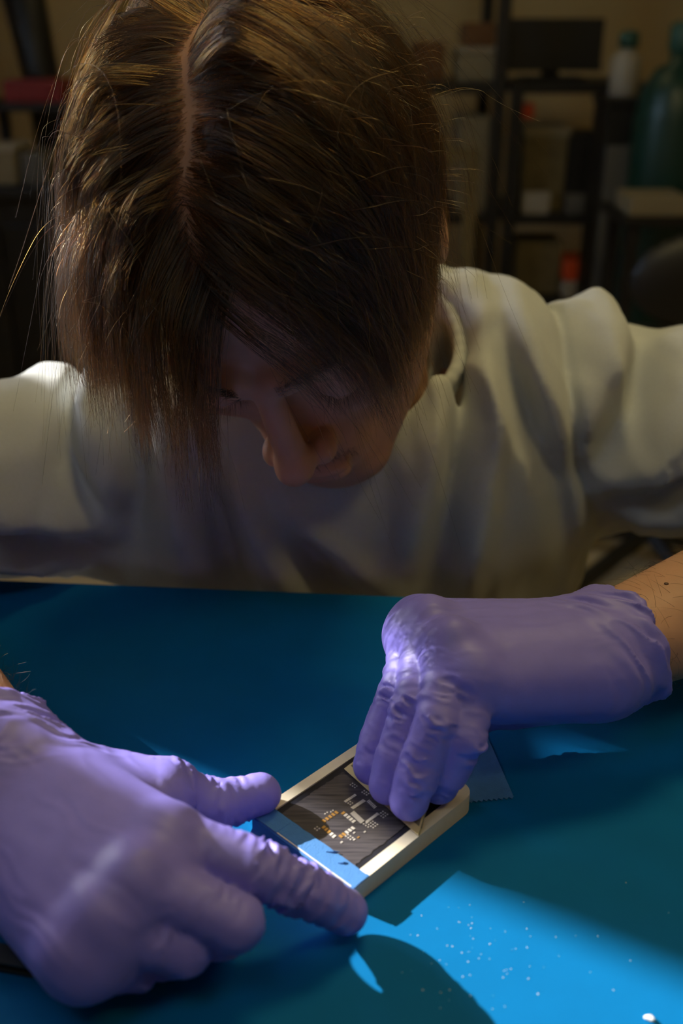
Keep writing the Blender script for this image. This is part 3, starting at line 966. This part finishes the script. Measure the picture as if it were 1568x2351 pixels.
# ribbed collar
cu = unit(np.cross(ND, [1, 0, 0])); cv = np.cross(ND, cu)
ring_pts = [NB + ND * .016 + (cu * math.cos(a) + cv * math.sin(a)) * .070 + np.array([0, 0, .002 * math.sin(5 * a)]) for a in np.linspace(0, 2 * math.pi, 49)[:-1]]
cf = Field(.0016)
for i in range(48):
    cf.cone(ring_pts[i], ring_pts[(i + 1) % 48], .0045, .0045, .002)
    cf.cone(ring_pts[i] - ND * .008, ring_pts[(i + 1) % 48] - ND * .008, .0042, .0042, .004)
v, q = cf.mesh()
mesh_obj('collar', v, q, m_shirt, shirt, smooth=True)

# ---- trousers, shoes (below the bench) 
jf = Field(.008)
jf.cone((-.09, .80, -.27), (.09, .80, -.27), .115, .115, .05)
for s in (-1, 1):
    jf.cone((s * .10, .80, -.28), (s * .14, .45, -.24), .085, .065, .04)
    jf.cone((s * .14, .45, -.24), (s * .14, .50, FLOOR + .09), .066, .055, .03)
v, q = jf.mesh(); mesh_obj('trousers', v, q, m_jean, person, smooth=True)
for s in (-1, 1):
    ff = Field(.005)
    ff.cone((s * .14, .50, FLOOR + .042), (s * .15, .32, FLOOR + .032), .04, .03, .02); ff.cone((s * .14, .50, FLOOR + .09), (s * .14, .5, FLOOR + .045), .042, .04, .02)
    v, q = ff.mesh(); mesh_obj('shoe', v, q, m_steel, person, smooth=True)
stool = root('stool', (0, .82, FLOOR), 'round dark stool under the seated person behind the bench', 'stool')
lathe('seat', [(.02, .33), (.16, .33), (.175, .345), (.175, .37), (.16, .383), (.02, .383)], (0, .82, FLOOR - .285 + .285), m_steel, stool)
for i in range(4):
    a = math.pi / 4 + i * math.pi / 2
    v, f = tube_geo([(.10 * math.cos(a), .82 + .10 * math.sin(a), FLOOR + .335), (.19 * math.cos(a), .82 + .19 * math.sin(a), FLOOR)], .012)
    mesh_obj('leg', v, f, m_steel, stool)

# ---- hair on the head
SK_C, SK_R = np.array([0, -.012, .035]), np.array([.071, .095, .083])
FA_C, FA_R = np.array([0, .028, -.030]), np.array([.066, .068, .090])
GL = HM.T @ np.array([0, 0, -1.0])          # world down, in head coordinates
hr = np.random.default_rng(11)
E1 = unit(np.array([1.0, 0, 0]) - GL * GL[0]); E2 = np.cross(GL, E1)
def part_s(F): return -.0045 + .0022 * np.sin(F * 95 + .6) - .003 * np.clip(-F / .05, 0, 1)
def sample_roots(n):
    out = []
    while sum(map(len, out)) < n:
        d = hr.normal(size=(n * 3, 3)); d /= np.linalg.norm(d, axis=1)[:, None]
        p = SK_C + SK_R * d
        lim = np.interp(p[:, 1], [-.11, -.03, 0, .02, .035, .05, .070, .083], [-.06, -.05, -.03, -.012, .030, .058, .073, .095])
        ok = p[:, 2] > lim
        sp = np.abs(p[:, 0] - part_s(p[:, 1]))
        gap = np.where((p[:, 1] > -.045) & (p[:, 1] < .030) & (p[:, 2] > .05), .0010, 0)
        ok &= sp > gap * hr.uniform(.55, 1.25, len(p))
        out.append(p[ok])
    return np.vstack(out)[:n]
KS = 20
def grow(roots, length, off, jit):
    n = len(roots); mix = hr.normal(size=n) * .006
    nrm = (roots - SK_C) / SK_R ** 2; nrm /= np.linalg.norm(nrm, axis=1)[:, None]
    S, F, Uu = roots.T
    side = np.where(S - part_s(F) + mix * np.clip((F - .025) / .02, 0, 1) > 0, 1.0, -1.0)
    wh = np.stack([S + .004, F + .055], 1); wl = np.linalg.norm(wh, axis=1)[:, None]; wh = wh / (wl + 1e-6)
    fwd = np.interp(F, [-.03, .01, .05, .08], [.10, .38, .75, 1.1])
    fwd = np.where(side > 0, fwd * .72, fwd * .95)
    lat_ = np.where(side < 0, np.interp(F, [.0, .035, .06], [1.0, .75, .22]), np.interp(F, [.03, .07], [1.0, .75]))
    fl = np.stack([side * lat_, fwd, np.full(n, -.15)], 1)
    back = np.clip((-.035 - F) / .03, 0, 1)[:, None]
    flb = np.stack([wh[:, 0] * 1.0, wh[:, 1], np.full(n, -.9)], 1)
    low = np.clip((.06 - Uu) / .05, 0, 1)[:, None]        # sides hang
    fl = fl * (1 - back) + flb * back
    fl = fl * (1 - .55 * low) + low * .55 * np.stack([side * .15, np.full(n, .15), np.full(n, -1.0)], 1)
    fl += jit
    fl /= np.linalg.norm(fl, axis=1)[:, None]
    fringe = ((F > .052) & (side > 0) & (S < .045)).astype(float)[:, None]
    tan = fl - nrm * (fl * nrm).sum(1)[:, None]; tan /= np.linalg.norm(tan, axis=1)[:, None] + 1e-9
    d = tan + nrm * .45; d /= np.linalg.norm(d, axis=1)[:, None]
    p = roots.copy(); P = [p.copy()]
    st = (length / (KS - 1))[:, None]
    right = (side > 0)[:, None]
    for i in range(1, KS):
        w = i / (KS - 1)
        a = .40 * (1 - w) ** 1.3
        b = np.where(right, .03 + .26 * w, .05 + .34 * w) * (1 - .5 * back)
        sweep = np.where(right, np.array([.09, 0, .0]), np.array([.02, 0, 0]))
        sweep = sweep * (1 + 1.4 * fringe * w)
        d = d * .80 + tan * a + GL * b + sweep * (1 - low) * (.35 + w * .65)
        d /= np.linalg.norm(d, axis=1)[:, None]
        q = p + d * st
        o = (off * min(1, i / 5))[:, None]
        for C_, R_, kk in ((SK_C, SK_R, 1.0), (FA_C, FA_R, .35)):
            e = (q - C_) / (R_ + .002 + o * kk); nn = np.linalg.norm(e, axis=1)[:, None]
            q = np.where(nn < 1, C_ + (q - C_) / nn, q)
        # and lies close over the crown
        rel = q - SK_C
        e = rel / (SK_R + .0035 + o); nn = np.linalg.norm(e, axis=1)
        kk = np.where((nn > 1), 1 - 1 / np.maximum(nn, 1), 0) * np.clip(-(rel @ GL) / .03 + .6, 0, 1) * .9
        q = SK_C + rel * (1 - kk)[:, None]
        # hair hangs inside a sleeve along the plumb line around the skull
        rel = q - SK_C
        x1 = rel @ E1; x2 = rel @ E2
        oo = off + .004
        n2 = np.sqrt((x1 / (np.where(x1 > 0, .069, .078) + oo)) ** 2 + (x2 / (.090 + oo)) ** 2)
        k2 = np.where(n2 > 1, 1 - 1 / np.maximum(n2, 1), 0) * .75
        q = q - (x1 * k2)[:, None] * E1 - (x2 * k2)[:, None] * E2
        d = q - p; d /= np.linalg.norm(d, axis=1)[:, None] + 1e-9
        p = p + d * st; P.append(p.copy())
    return np.stack(P, 1)
def hair_len(r):
    S, F, Uu = r.T
    top = np.clip((Uu - .03) / .06, 0, 1)
    L = .060 + .088 * top
    L = np.where(F < -.05, np.minimum(L, .11), L)
    L = L * np.where(S - part_s(F) > 0, 1.0, 1.06)
    rt_ = S - part_s(F) > 0
    L = L * np.where(rt_, np.interp(F, [0, .05], [.82, .86]), np.interp(F, [.0, .04], [.86, .68]))
    return L
NG = 1300
groots = sample_roots(NG)
gl = hair_len(groots) * hr.uniform(.74, 1.10, NG)
goff = hr.uniform(.003, .020, NG) * np.where(groots[:, 0] < 0, 1.15, .70)
gj = hr.normal(size=(NG, 3)) * .09
G = grow(groots, gl, goff, gj)
NH = 60000
croots = sample_roots(NH)
near = np.empty(NH, int)
gside = groots[:, 0] > part_s(groots[:, 1])
cside = croots[:, 0] > part_s(croots[:, 1])
for i in range(0, NH, 4000):
    dd = ((croots[i:i + 4000, None] - groots[None]) ** 2).sum(-1)
    dd = dd + 1.0 * (cside[i:i + 4000, None] != gside[None])
    k3 = np.argpartition(dd, 2, axis=1)[:, :3]
    near[i:i + 4000] = k3[np.arange(len(k3)), hr.integers(0, 3, len(k3))]
tt = np.linspace(0, 1, KS)
lf = hr.uniform(.78, 1.03, NH) ** 1.0
u = np.clip(tt[None] * lf[:, None], 0, 1) * (KS - 1)
i0 = np.minimum(u.astype(int), KS - 2); fr = (u - i0)[..., None]
gp = G[near]
ar = np.arange(NH)[:, None]
base = gp[ar, i0] * (1 - fr) + gp[ar, i0 + 1] * fr
cl = hr.uniform(.4, .93, NH)[:, None]
sh = 1 - cl * tt[None] ** .9
P = base + (croots - groots[near])[:, None] * sh[..., None]
# waves and stray hairs
ph = hr.uniform(0, 6.28, (NH, 3)); fq = hr.uniform(1.5, 4.5, (NH, 1))
amp = hr.gamma(1.4, .0014, NH)[:, None] + (hr.random(NH) < .03)[:, None] * hr.uniform(.004, .012, (NH, 1))
vec = hr.normal(size=(NH, 3)); vec /= np.linalg.norm(vec, axis=1)[:, None]
P += (amp * tt[None] ** 1.3 * np.sin(fq * tt[None] * 3.0 + ph[:, :1]))[..., None] * vec[:, None]
spread = hr.normal(size=(NH, 3)) * .0028
P += spread[:, None] * tt[None, :, None] ** 1.2
W_ = HC + P @ HM.T
rad = np.broadcast_to((  .000092 * (1 - .6 * tt ** 2))[None], (NH, KS)) * hr.uniform(.8, 1.2, NH)[:, None]
curves_obj('hair', W_, rad, m_hair, person, 'chin-length brown hair parted in the middle, falling over the face')
# flyaways
NFl = 900
fr_ = sample_roots(NFl)
FP = grow(fr_, hair_len(fr_) * hr.uniform(.85, 1.15, NFl), hr.uniform(.012, .032, NFl), hr.normal(size=(NFl, 3)) * .45)
vec = hr.normal(size=(NFl, 3)); vec /= np.linalg.norm(vec, axis=1)[:, None]
nn_ = FP[:, -1] - SK_C; nn_ /= np.linalg.norm(nn_, axis=1)[:, None]
FP += ((hr.gamma(1.2, .009, NFl)[:, None] * tt[None] ** 2))[..., None] * (nn_ + .5 * vec)[:, None]
curves_obj('stray_hair', HC + FP @ HM.T, np.broadcast_to((.00008 * (1 - .6 * tt))[None], (NFl, KS)), m_hair, person)

# ---- brows, lashes, moustache, forearm hair
def tuft(name, roots, dirs, length, bend, rad=.00006, K=5):
    t = np.linspace(0, 1, K)
    P = roots[:, None] + dirs[:, None] * (length[:, None] * t)[..., None] + bend[:, None] * (length[:, None] * t ** 2)[..., None]
    curves_obj(name, P, np.broadcast_to((rad * (1 - .7 * t))[None], (len(roots), K)), m_fine, person)
rt, dr, ln, bn = [], [], [], []
for s in (-1, 1):
    for i in range(420):
        t = hr.random()
        x = .010 + .040 * t
        rt.append(hd(s * x, .0965 - .010 * t - .012 * t * t + hr.normal() * .0004, .0215 + .004 * math.sin(t * 2.6) + hr.normal() * .0022))
        dr.append(HM @ unit(np.array([s * (.4 + .6 * t), .35, .8 - .9 * t]) + hr.normal(size=3) * .2)); ln.append(hr.uniform(.005, .009)); bn.append(np.zeros(3))
tuft('eyebrows', np.array(rt), np.array(dr), np.array(ln), np.array(bn), .00008)
rt, dr, ln, bn = [], [], [], []
for s in (-1, 1):
    for i in range(110):
        t = hr.random()
        rt.append(hd(s * (.019 + .026 * t), .087 - .012 * (2 * t - 1) ** 2, -.0085 + hr.normal() * .0006))
        dr.append(HM @ unit(np.array([s * (t - .3) * .9, 1, -.6]) + hr.normal(size=3) * .12)); ln.append(hr.uniform(.006, .010)); bn.append(HM @ np.array([0, .1, .35]))
tuft('eyelashes', np.array(rt), np.array(dr), np.array(ln), np.array(bn), .00007)
rt, dr, ln, bn = [], [], [], []
for i in range(420):
    x = hr.uniform(-.026, .026)
    rt.append(hd(x, .1025 - abs(x) * .35 + hr.normal() * .0006, -.0545 - abs(x) * .16 + hr.normal() * .003)); dr.append(HM @ unit(np.array([np.sign(x) * .5, .5, -.7]) + hr.normal(size=3) * .25)); ln.append(hr.uniform(.0025, .005)); bn.append(np.zeros(3))
tuft('moustache', np.array(rt), np.array(dr), np.array(ln), np.array(bn), .00006)
vv = av[hr.integers(0, len(av), 22000)]
rt, dr, ln, bn = [], [], [], []
for p in vv:
    for (el, wr, keep) in ((R_EL, R_WR, .32), (L_EL, L_WR, .45)):
        ax = wr - el; L = np.linalg.norm(ax); a = ax / L; s = (p - el) @ a
        if .02 < s < L - .012 and p[2] > .03 and hr.random() < keep:
            o = p - el - a * s
            if np.linalg.norm(o) > .06: continue
            n = unit(o)
            rt.append(p); dr.append(unit(n * .45 + np.cross(a, n) * .55 + a * .5 + hr.normal(size=3) * .3)); ln.append(hr.uniform(.008, .018)); bn.append(-n * .35 + hr.normal(size=3) * .2)
tuft('arm_hair', np.array(rt), np.array(dr), np.array(ln), np.array(bn), .00006)

# ================================================================== things at the back of the room
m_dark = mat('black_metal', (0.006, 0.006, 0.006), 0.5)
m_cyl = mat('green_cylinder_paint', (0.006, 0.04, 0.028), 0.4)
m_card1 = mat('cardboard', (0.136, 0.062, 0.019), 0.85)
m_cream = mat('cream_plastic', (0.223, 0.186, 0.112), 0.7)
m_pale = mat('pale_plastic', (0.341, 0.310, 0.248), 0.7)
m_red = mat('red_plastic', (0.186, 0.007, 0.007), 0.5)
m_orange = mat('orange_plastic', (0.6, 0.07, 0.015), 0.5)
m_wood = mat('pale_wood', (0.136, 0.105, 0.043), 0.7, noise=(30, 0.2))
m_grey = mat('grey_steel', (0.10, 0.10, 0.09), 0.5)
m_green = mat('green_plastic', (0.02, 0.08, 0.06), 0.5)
YS = 3.3
def span(x0, y0, x1, y1, Y):
    a, b = at(x0, y0, Y=Y), at(x1, y1, Y=Y)
    return min(a[0], b[0]), max(a[0], b[0]), min(a[2], b[2]), max(a[2], b[2])
def shelf_unit(name, x0, x1, levels, top, Y, dep, label, m):
    r = root(name, ((x0 + x1) / 2, Y, FLOOR), label, 'shelf')
    for x in (x0, x1):
        for y in (Y - dep / 2, Y + dep / 2):
            bev_box('post', (x, y, (FLOOR + top) / 2), (.035, .035, top - FLOOR), m, r, .003)
    for z in levels:
        bev_box('shelf_board', ((x0 + x1) / 2, Y, z - .015), (x1 - x0 + .03, dep, .03), m, r, .003)
    return r
def zat(y, Y): return float(at(784, y, Y=Y)[2])
zt, z1, z2, z3 = zat(182, YS), zat(292, YS), zat(470, YS), zat(655, YS)
xa, xb = float(at(1160, 300, Y=YS)[0]), float(at(1420, 300, Y=YS)[0])
shelf_unit('storage_rack', xa, xb, [z3, z2, zt], zt, YS, .36, 'black metal storage rack with a dark monitor on its top board', m_dark)
xc = float(at(820, 300, Y=YS)[0])
shelf_unit('storage_rack', xc, xa - .05, [z3, z2 - .0, zt], zat(-160, YS), YS, .36, 'tall black metal rack of boxes behind the hair', m_dark)
def bx_(name, x0, y0, x1, y1, zb, m, label, cat, Y=YS - .05, dep=.16, bev=.006, lid=None, group=None):
    """box-like thing standing on zb, between photo columns x0 and x1, up to photo row y0"""
    a, b, lo, hi = span(x0, y0, x1, y1, Y)
    r = root(name, ((a + b) / 2, Y, zb), label, cat, group)
    h = max(hi - zb, .02)
    if lid:
        bev_box('body', ((a + b) / 2, Y, zb + h * .44), (b - a, dep, h * .88), m, r, bev)
        bev_box('lid', ((a + b) / 2, Y, zb + h * .94), (b - a + .008, dep + .008, h * .12), lid, r, bev * .5)
    else:
        bev_box('body', ((a + b) / 2, Y, zb + h * .5), (b - a, dep, h), m, r, bev)
        bev_box('front_label', ((a + b) / 2, Y - dep / 2 - .0005, zb + h * .55), ((b - a) * .4, .002, h * .3), m, r, .0005)
    return r
# monitor
a, b, lo, hi = span(1162, 42, 1374, 182, YS - .05)
mon = root('monitor', ((a + b) / 2, YS - .05, zt), 'black flat monitor on top of the rack at the upper right', 'monitor')
bev_box('screen', ((a + b) / 2, YS - .05, (zt + .03 + hi) / 2), (b - a, .03, hi - zt - .03), m_dark, mon)
bev_box('bezel', ((a + b) / 2, YS - .068, zt + .035), (b - a, .008, .02), m_dark, mon, .002)
bev_box('neck', ((a + b) / 2, YS - .03, zt + .03), (.05, .03, .06), m_dark, mon)
bev_box('base', ((a + b) / 2, YS - .05, zt + .006), (.18, .14, .012), m_dark, mon)
# items on the racks
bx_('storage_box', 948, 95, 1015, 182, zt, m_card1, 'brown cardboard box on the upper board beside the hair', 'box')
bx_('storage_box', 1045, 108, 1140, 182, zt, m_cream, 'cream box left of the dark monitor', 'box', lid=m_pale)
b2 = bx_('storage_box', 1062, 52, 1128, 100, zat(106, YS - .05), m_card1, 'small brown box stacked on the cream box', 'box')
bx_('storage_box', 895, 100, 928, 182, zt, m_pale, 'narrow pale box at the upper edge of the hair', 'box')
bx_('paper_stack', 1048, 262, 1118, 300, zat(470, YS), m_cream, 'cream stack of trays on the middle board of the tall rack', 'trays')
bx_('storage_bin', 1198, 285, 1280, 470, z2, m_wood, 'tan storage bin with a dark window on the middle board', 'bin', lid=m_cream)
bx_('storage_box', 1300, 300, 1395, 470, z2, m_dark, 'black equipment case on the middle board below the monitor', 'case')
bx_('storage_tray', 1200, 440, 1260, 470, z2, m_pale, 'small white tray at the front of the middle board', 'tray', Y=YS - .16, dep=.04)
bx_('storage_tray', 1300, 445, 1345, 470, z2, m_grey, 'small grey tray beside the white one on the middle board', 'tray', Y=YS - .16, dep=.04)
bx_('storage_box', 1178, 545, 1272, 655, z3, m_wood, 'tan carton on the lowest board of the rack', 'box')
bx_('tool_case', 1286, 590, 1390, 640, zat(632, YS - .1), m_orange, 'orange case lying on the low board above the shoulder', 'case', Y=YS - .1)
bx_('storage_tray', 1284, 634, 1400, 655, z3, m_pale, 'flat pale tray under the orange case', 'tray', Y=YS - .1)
bx_('bottle_cap', 1196, 236, 1222, 272, zat(272, YS - .1), m_orange, 'small orange cap on the tan bin', 'cap', Y=YS - .1, dep=.05)
# wooden picture frame-like panel leaning in the tall rack
a, b, lo, hi = span(985, 338, 1086, 600, 2.75)
fr = root('wooden_frame', ((a + b) / 2, 2.75, FLOOR), 'pale yellow wooden frame standing beside the hair', 'frame')
t_ = .035
for (cx, cz, sx, sz) in ((a + t_ / 2, (FLOOR + hi) / 2, t_, hi - FLOOR), (b - t_ / 2, (FLOOR + hi) / 2, t_, hi - FLOOR)):
    bev_box('stile', (cx, 2.75, cz), (sx, .03, sz), m_wood, fr, .003)
for cz in (hi - t_ / 2, FLOOR + .1):
    bev_box('rail', ((a + b) / 2, 2.75, cz), (b - a - 2 * t_, .03, t_), m_wood, fr, .003)
# gas cylinder
cx = float(at(1556, 200, Y=2.8)[0]); ct = zat(58, 2.8)
cy = root('gas_cylinder', (cx, 2.8, FLOOR), 'tall dark green gas cylinder at the right edge', 'gas cylinder')
lathe('cylinder', [(.085, 0), (.1, .01), (.1, ct - FLOOR - .22), (.09, ct - FLOOR - .15), (.06, ct - FLOOR - .10), (.03, ct - FLOOR - .085), (.03, ct - FLOOR - .06)], (cx, 2.8, FLOOR), m_cyl, cy)
lathe('valve_cap', [(.03, ct - FLOOR - .06), (.036, ct - FLOOR - .05), (.036, ct - FLOOR), (.02, ct - FLOOR + .01)], (cx, 2.8, FLOOR), m_green, cy)
# white bottle with green cap
wx = float(at(1436, 170, Y=2.95)[0]); wb = zat(222, 2.95); wt = zat(70, 2.95)
stand = root('side_cabinet', (wx - .0, 2.95, FLOOR), 'dark low cabinet under the white bottle at the right', 'cabinet')
bev_box('body', (wx, 2.98, (FLOOR + wb - .02) / 2), (.10, .16, wb - .02 - FLOOR), m_dark, stand)
bev_box('top', (wx, 2.98, wb - .01), (.11, .18, .02), m_dark, stand)
bev_box('door', (wx, 2.896, (FLOOR + wb) / 2 - .03), (.085, .012, (wb - FLOOR) * .8), m_grey, stand)
bo = root('spray_bottle', (wx, 2.95, wb), 'white bottle with a dark green cap before the wall', 'bottle')
hh = wt - wb
lathe('body', [(.034, 0), (.04, .006), (.04, hh * .55), (.034, hh * .64), (.016, hh * .70), (.016, hh * .74)], (wx, 2.95, wb), m_pale, bo)
lathe('cap', [(.016, hh * .74), (.026, hh * .75), (.026, hh * .95), (.014, hh)], (wx, 2.95, wb), m_green, bo)
bx_('storage_box', 1432, 442, 1560, 486, zat(486, 2.5), m_cream, 'long cream box on the black bench at the right', 'box', Y=2.5, dep=.14)
bb = root('side_bench', (float(at(1530, 490, Y=2.55)[0]), 2.55, FLOOR), 'low black side bench holding the cream box', 'bench')
a, b, lo, hi = span(1405, 486, 1720, 520, 2.55)
bev_box('top', ((a + b) / 2, 2.55, zat(486, 2.5) - .012), (b - a, .24, .024), m_dark, bb)
for x in (a + .03, b - .03):
    for y in (2.46, 2.64): bev_box('leg', (x, y, (FLOOR + zat(486, 2.5) - .024) / 2), (.03, .03, zat(486, 2.5) - .024 - FLOOR), m_dark, bb)
# chair at lower right
ch = root('office_chair', (float(at(1665, 700, Y=1.75)[0]), 1.75, FLOOR), 'black office chair behind the shoulder at the right edge', 'chair')
cxx = float(at(1665, 640, Y=1.75)[0]); zc = zat(540, 1.75); sz_ = FLOOR + .46
ff = Field(.012); ff.ell((cxx, 1.77, (zc + sz_) / 2 + .06), (.16, .035, (zc - sz_) / 2 - .05), .03); v, q = ff.mesh(); mesh_obj('backrest', v, q, m_dark, ch, smooth=True)
ff = Field(.012); ff.ell((cxx, 1.97, sz_), (.22, .22, .045), .03); v, q = ff.mesh(); mesh_obj('seat', v, q, m_dark, ch, smooth=True)
v, f = tube_geo([(cxx, 1.95, sz_), (cxx, 1.95, FLOOR + .08)], .025); mesh_obj('column', v, f, m_dark, ch)
v, f = tube_geo([(cxx, 1.78, (zc + sz_) / 2), (cxx, 1.79, sz_ - .02), (cxx, 1.93, sz_ - .03)], .018); mesh_obj('back_support', v, f, m_dark, ch)
for i in range(5):
    an = i * 2 * math.pi / 5
    v, f = tube_geo([(cxx, 1.95, FLOOR + .09), (cxx + .24 * math.cos(an), 1.95 + .24 * math.sin(an), FLOOR + .02)], .018); mesh_obj('foot', v, f, m_dark, ch)
# left side: black cabinet, instruments, dark stand
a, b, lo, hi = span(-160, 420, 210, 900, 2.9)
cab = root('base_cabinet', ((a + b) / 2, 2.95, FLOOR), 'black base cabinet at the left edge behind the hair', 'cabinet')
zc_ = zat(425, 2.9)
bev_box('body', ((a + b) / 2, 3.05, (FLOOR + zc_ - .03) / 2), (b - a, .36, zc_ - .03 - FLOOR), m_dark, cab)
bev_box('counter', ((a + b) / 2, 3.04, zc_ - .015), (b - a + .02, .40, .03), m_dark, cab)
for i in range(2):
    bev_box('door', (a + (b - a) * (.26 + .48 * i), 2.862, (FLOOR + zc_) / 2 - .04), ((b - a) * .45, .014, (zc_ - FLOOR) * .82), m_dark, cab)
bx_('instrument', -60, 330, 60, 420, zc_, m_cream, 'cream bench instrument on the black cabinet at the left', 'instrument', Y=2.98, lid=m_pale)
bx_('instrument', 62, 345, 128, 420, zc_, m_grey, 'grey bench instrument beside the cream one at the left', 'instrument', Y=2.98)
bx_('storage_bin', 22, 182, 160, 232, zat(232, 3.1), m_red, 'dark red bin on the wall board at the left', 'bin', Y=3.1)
sh = root('shelf_stand', (float(at(80, 240, Y=3.15)[0]), 3.15, zat(236, 3.1)), 'dark shelf board carrying the red bin at the left', 'shelf')
a, b, lo, hi = span(-80, 232, 175, 240, 3.1)
bev_box('board', ((a + b) / 2, 3.15, zat(232, 3.1) - .012), (b - a, .26, .022), m_dark, sh)
for x in (a + .05, b - .05): bev_box('post', (x, 3.27, (FLOOR + zat(232, 3.1) - .024) / 2), (.03, .03, zat(232, 3.1) - .024 - FLOOR), m_dark, sh)
st = root('equipment_column', (float(at(40, 100, Y=3.3)[0]), 3.3, FLOOR), 'tall dark leaning equipment column before the wall at the upper left', 'equipment')
p0, p1 = at(120, 330, Y=3.4), at(20, -160, Y=3.4)
p0[2] = FLOOR; p0[0] += .0
v, f = tube_geo([p0 + [.06, 0, 0], p0 + [.02, 0, .5], at(100, 200, Y=3.4), p1], [.06, .06, .055, .07], 12); mesh_obj('column', v, f, m_dark, st, smooth=True)
lathe('base', [(.02, 0), (.16, 0), (.16, .03), (.07, .05)], p0 + [.06, 0, 0], m_dark, st)
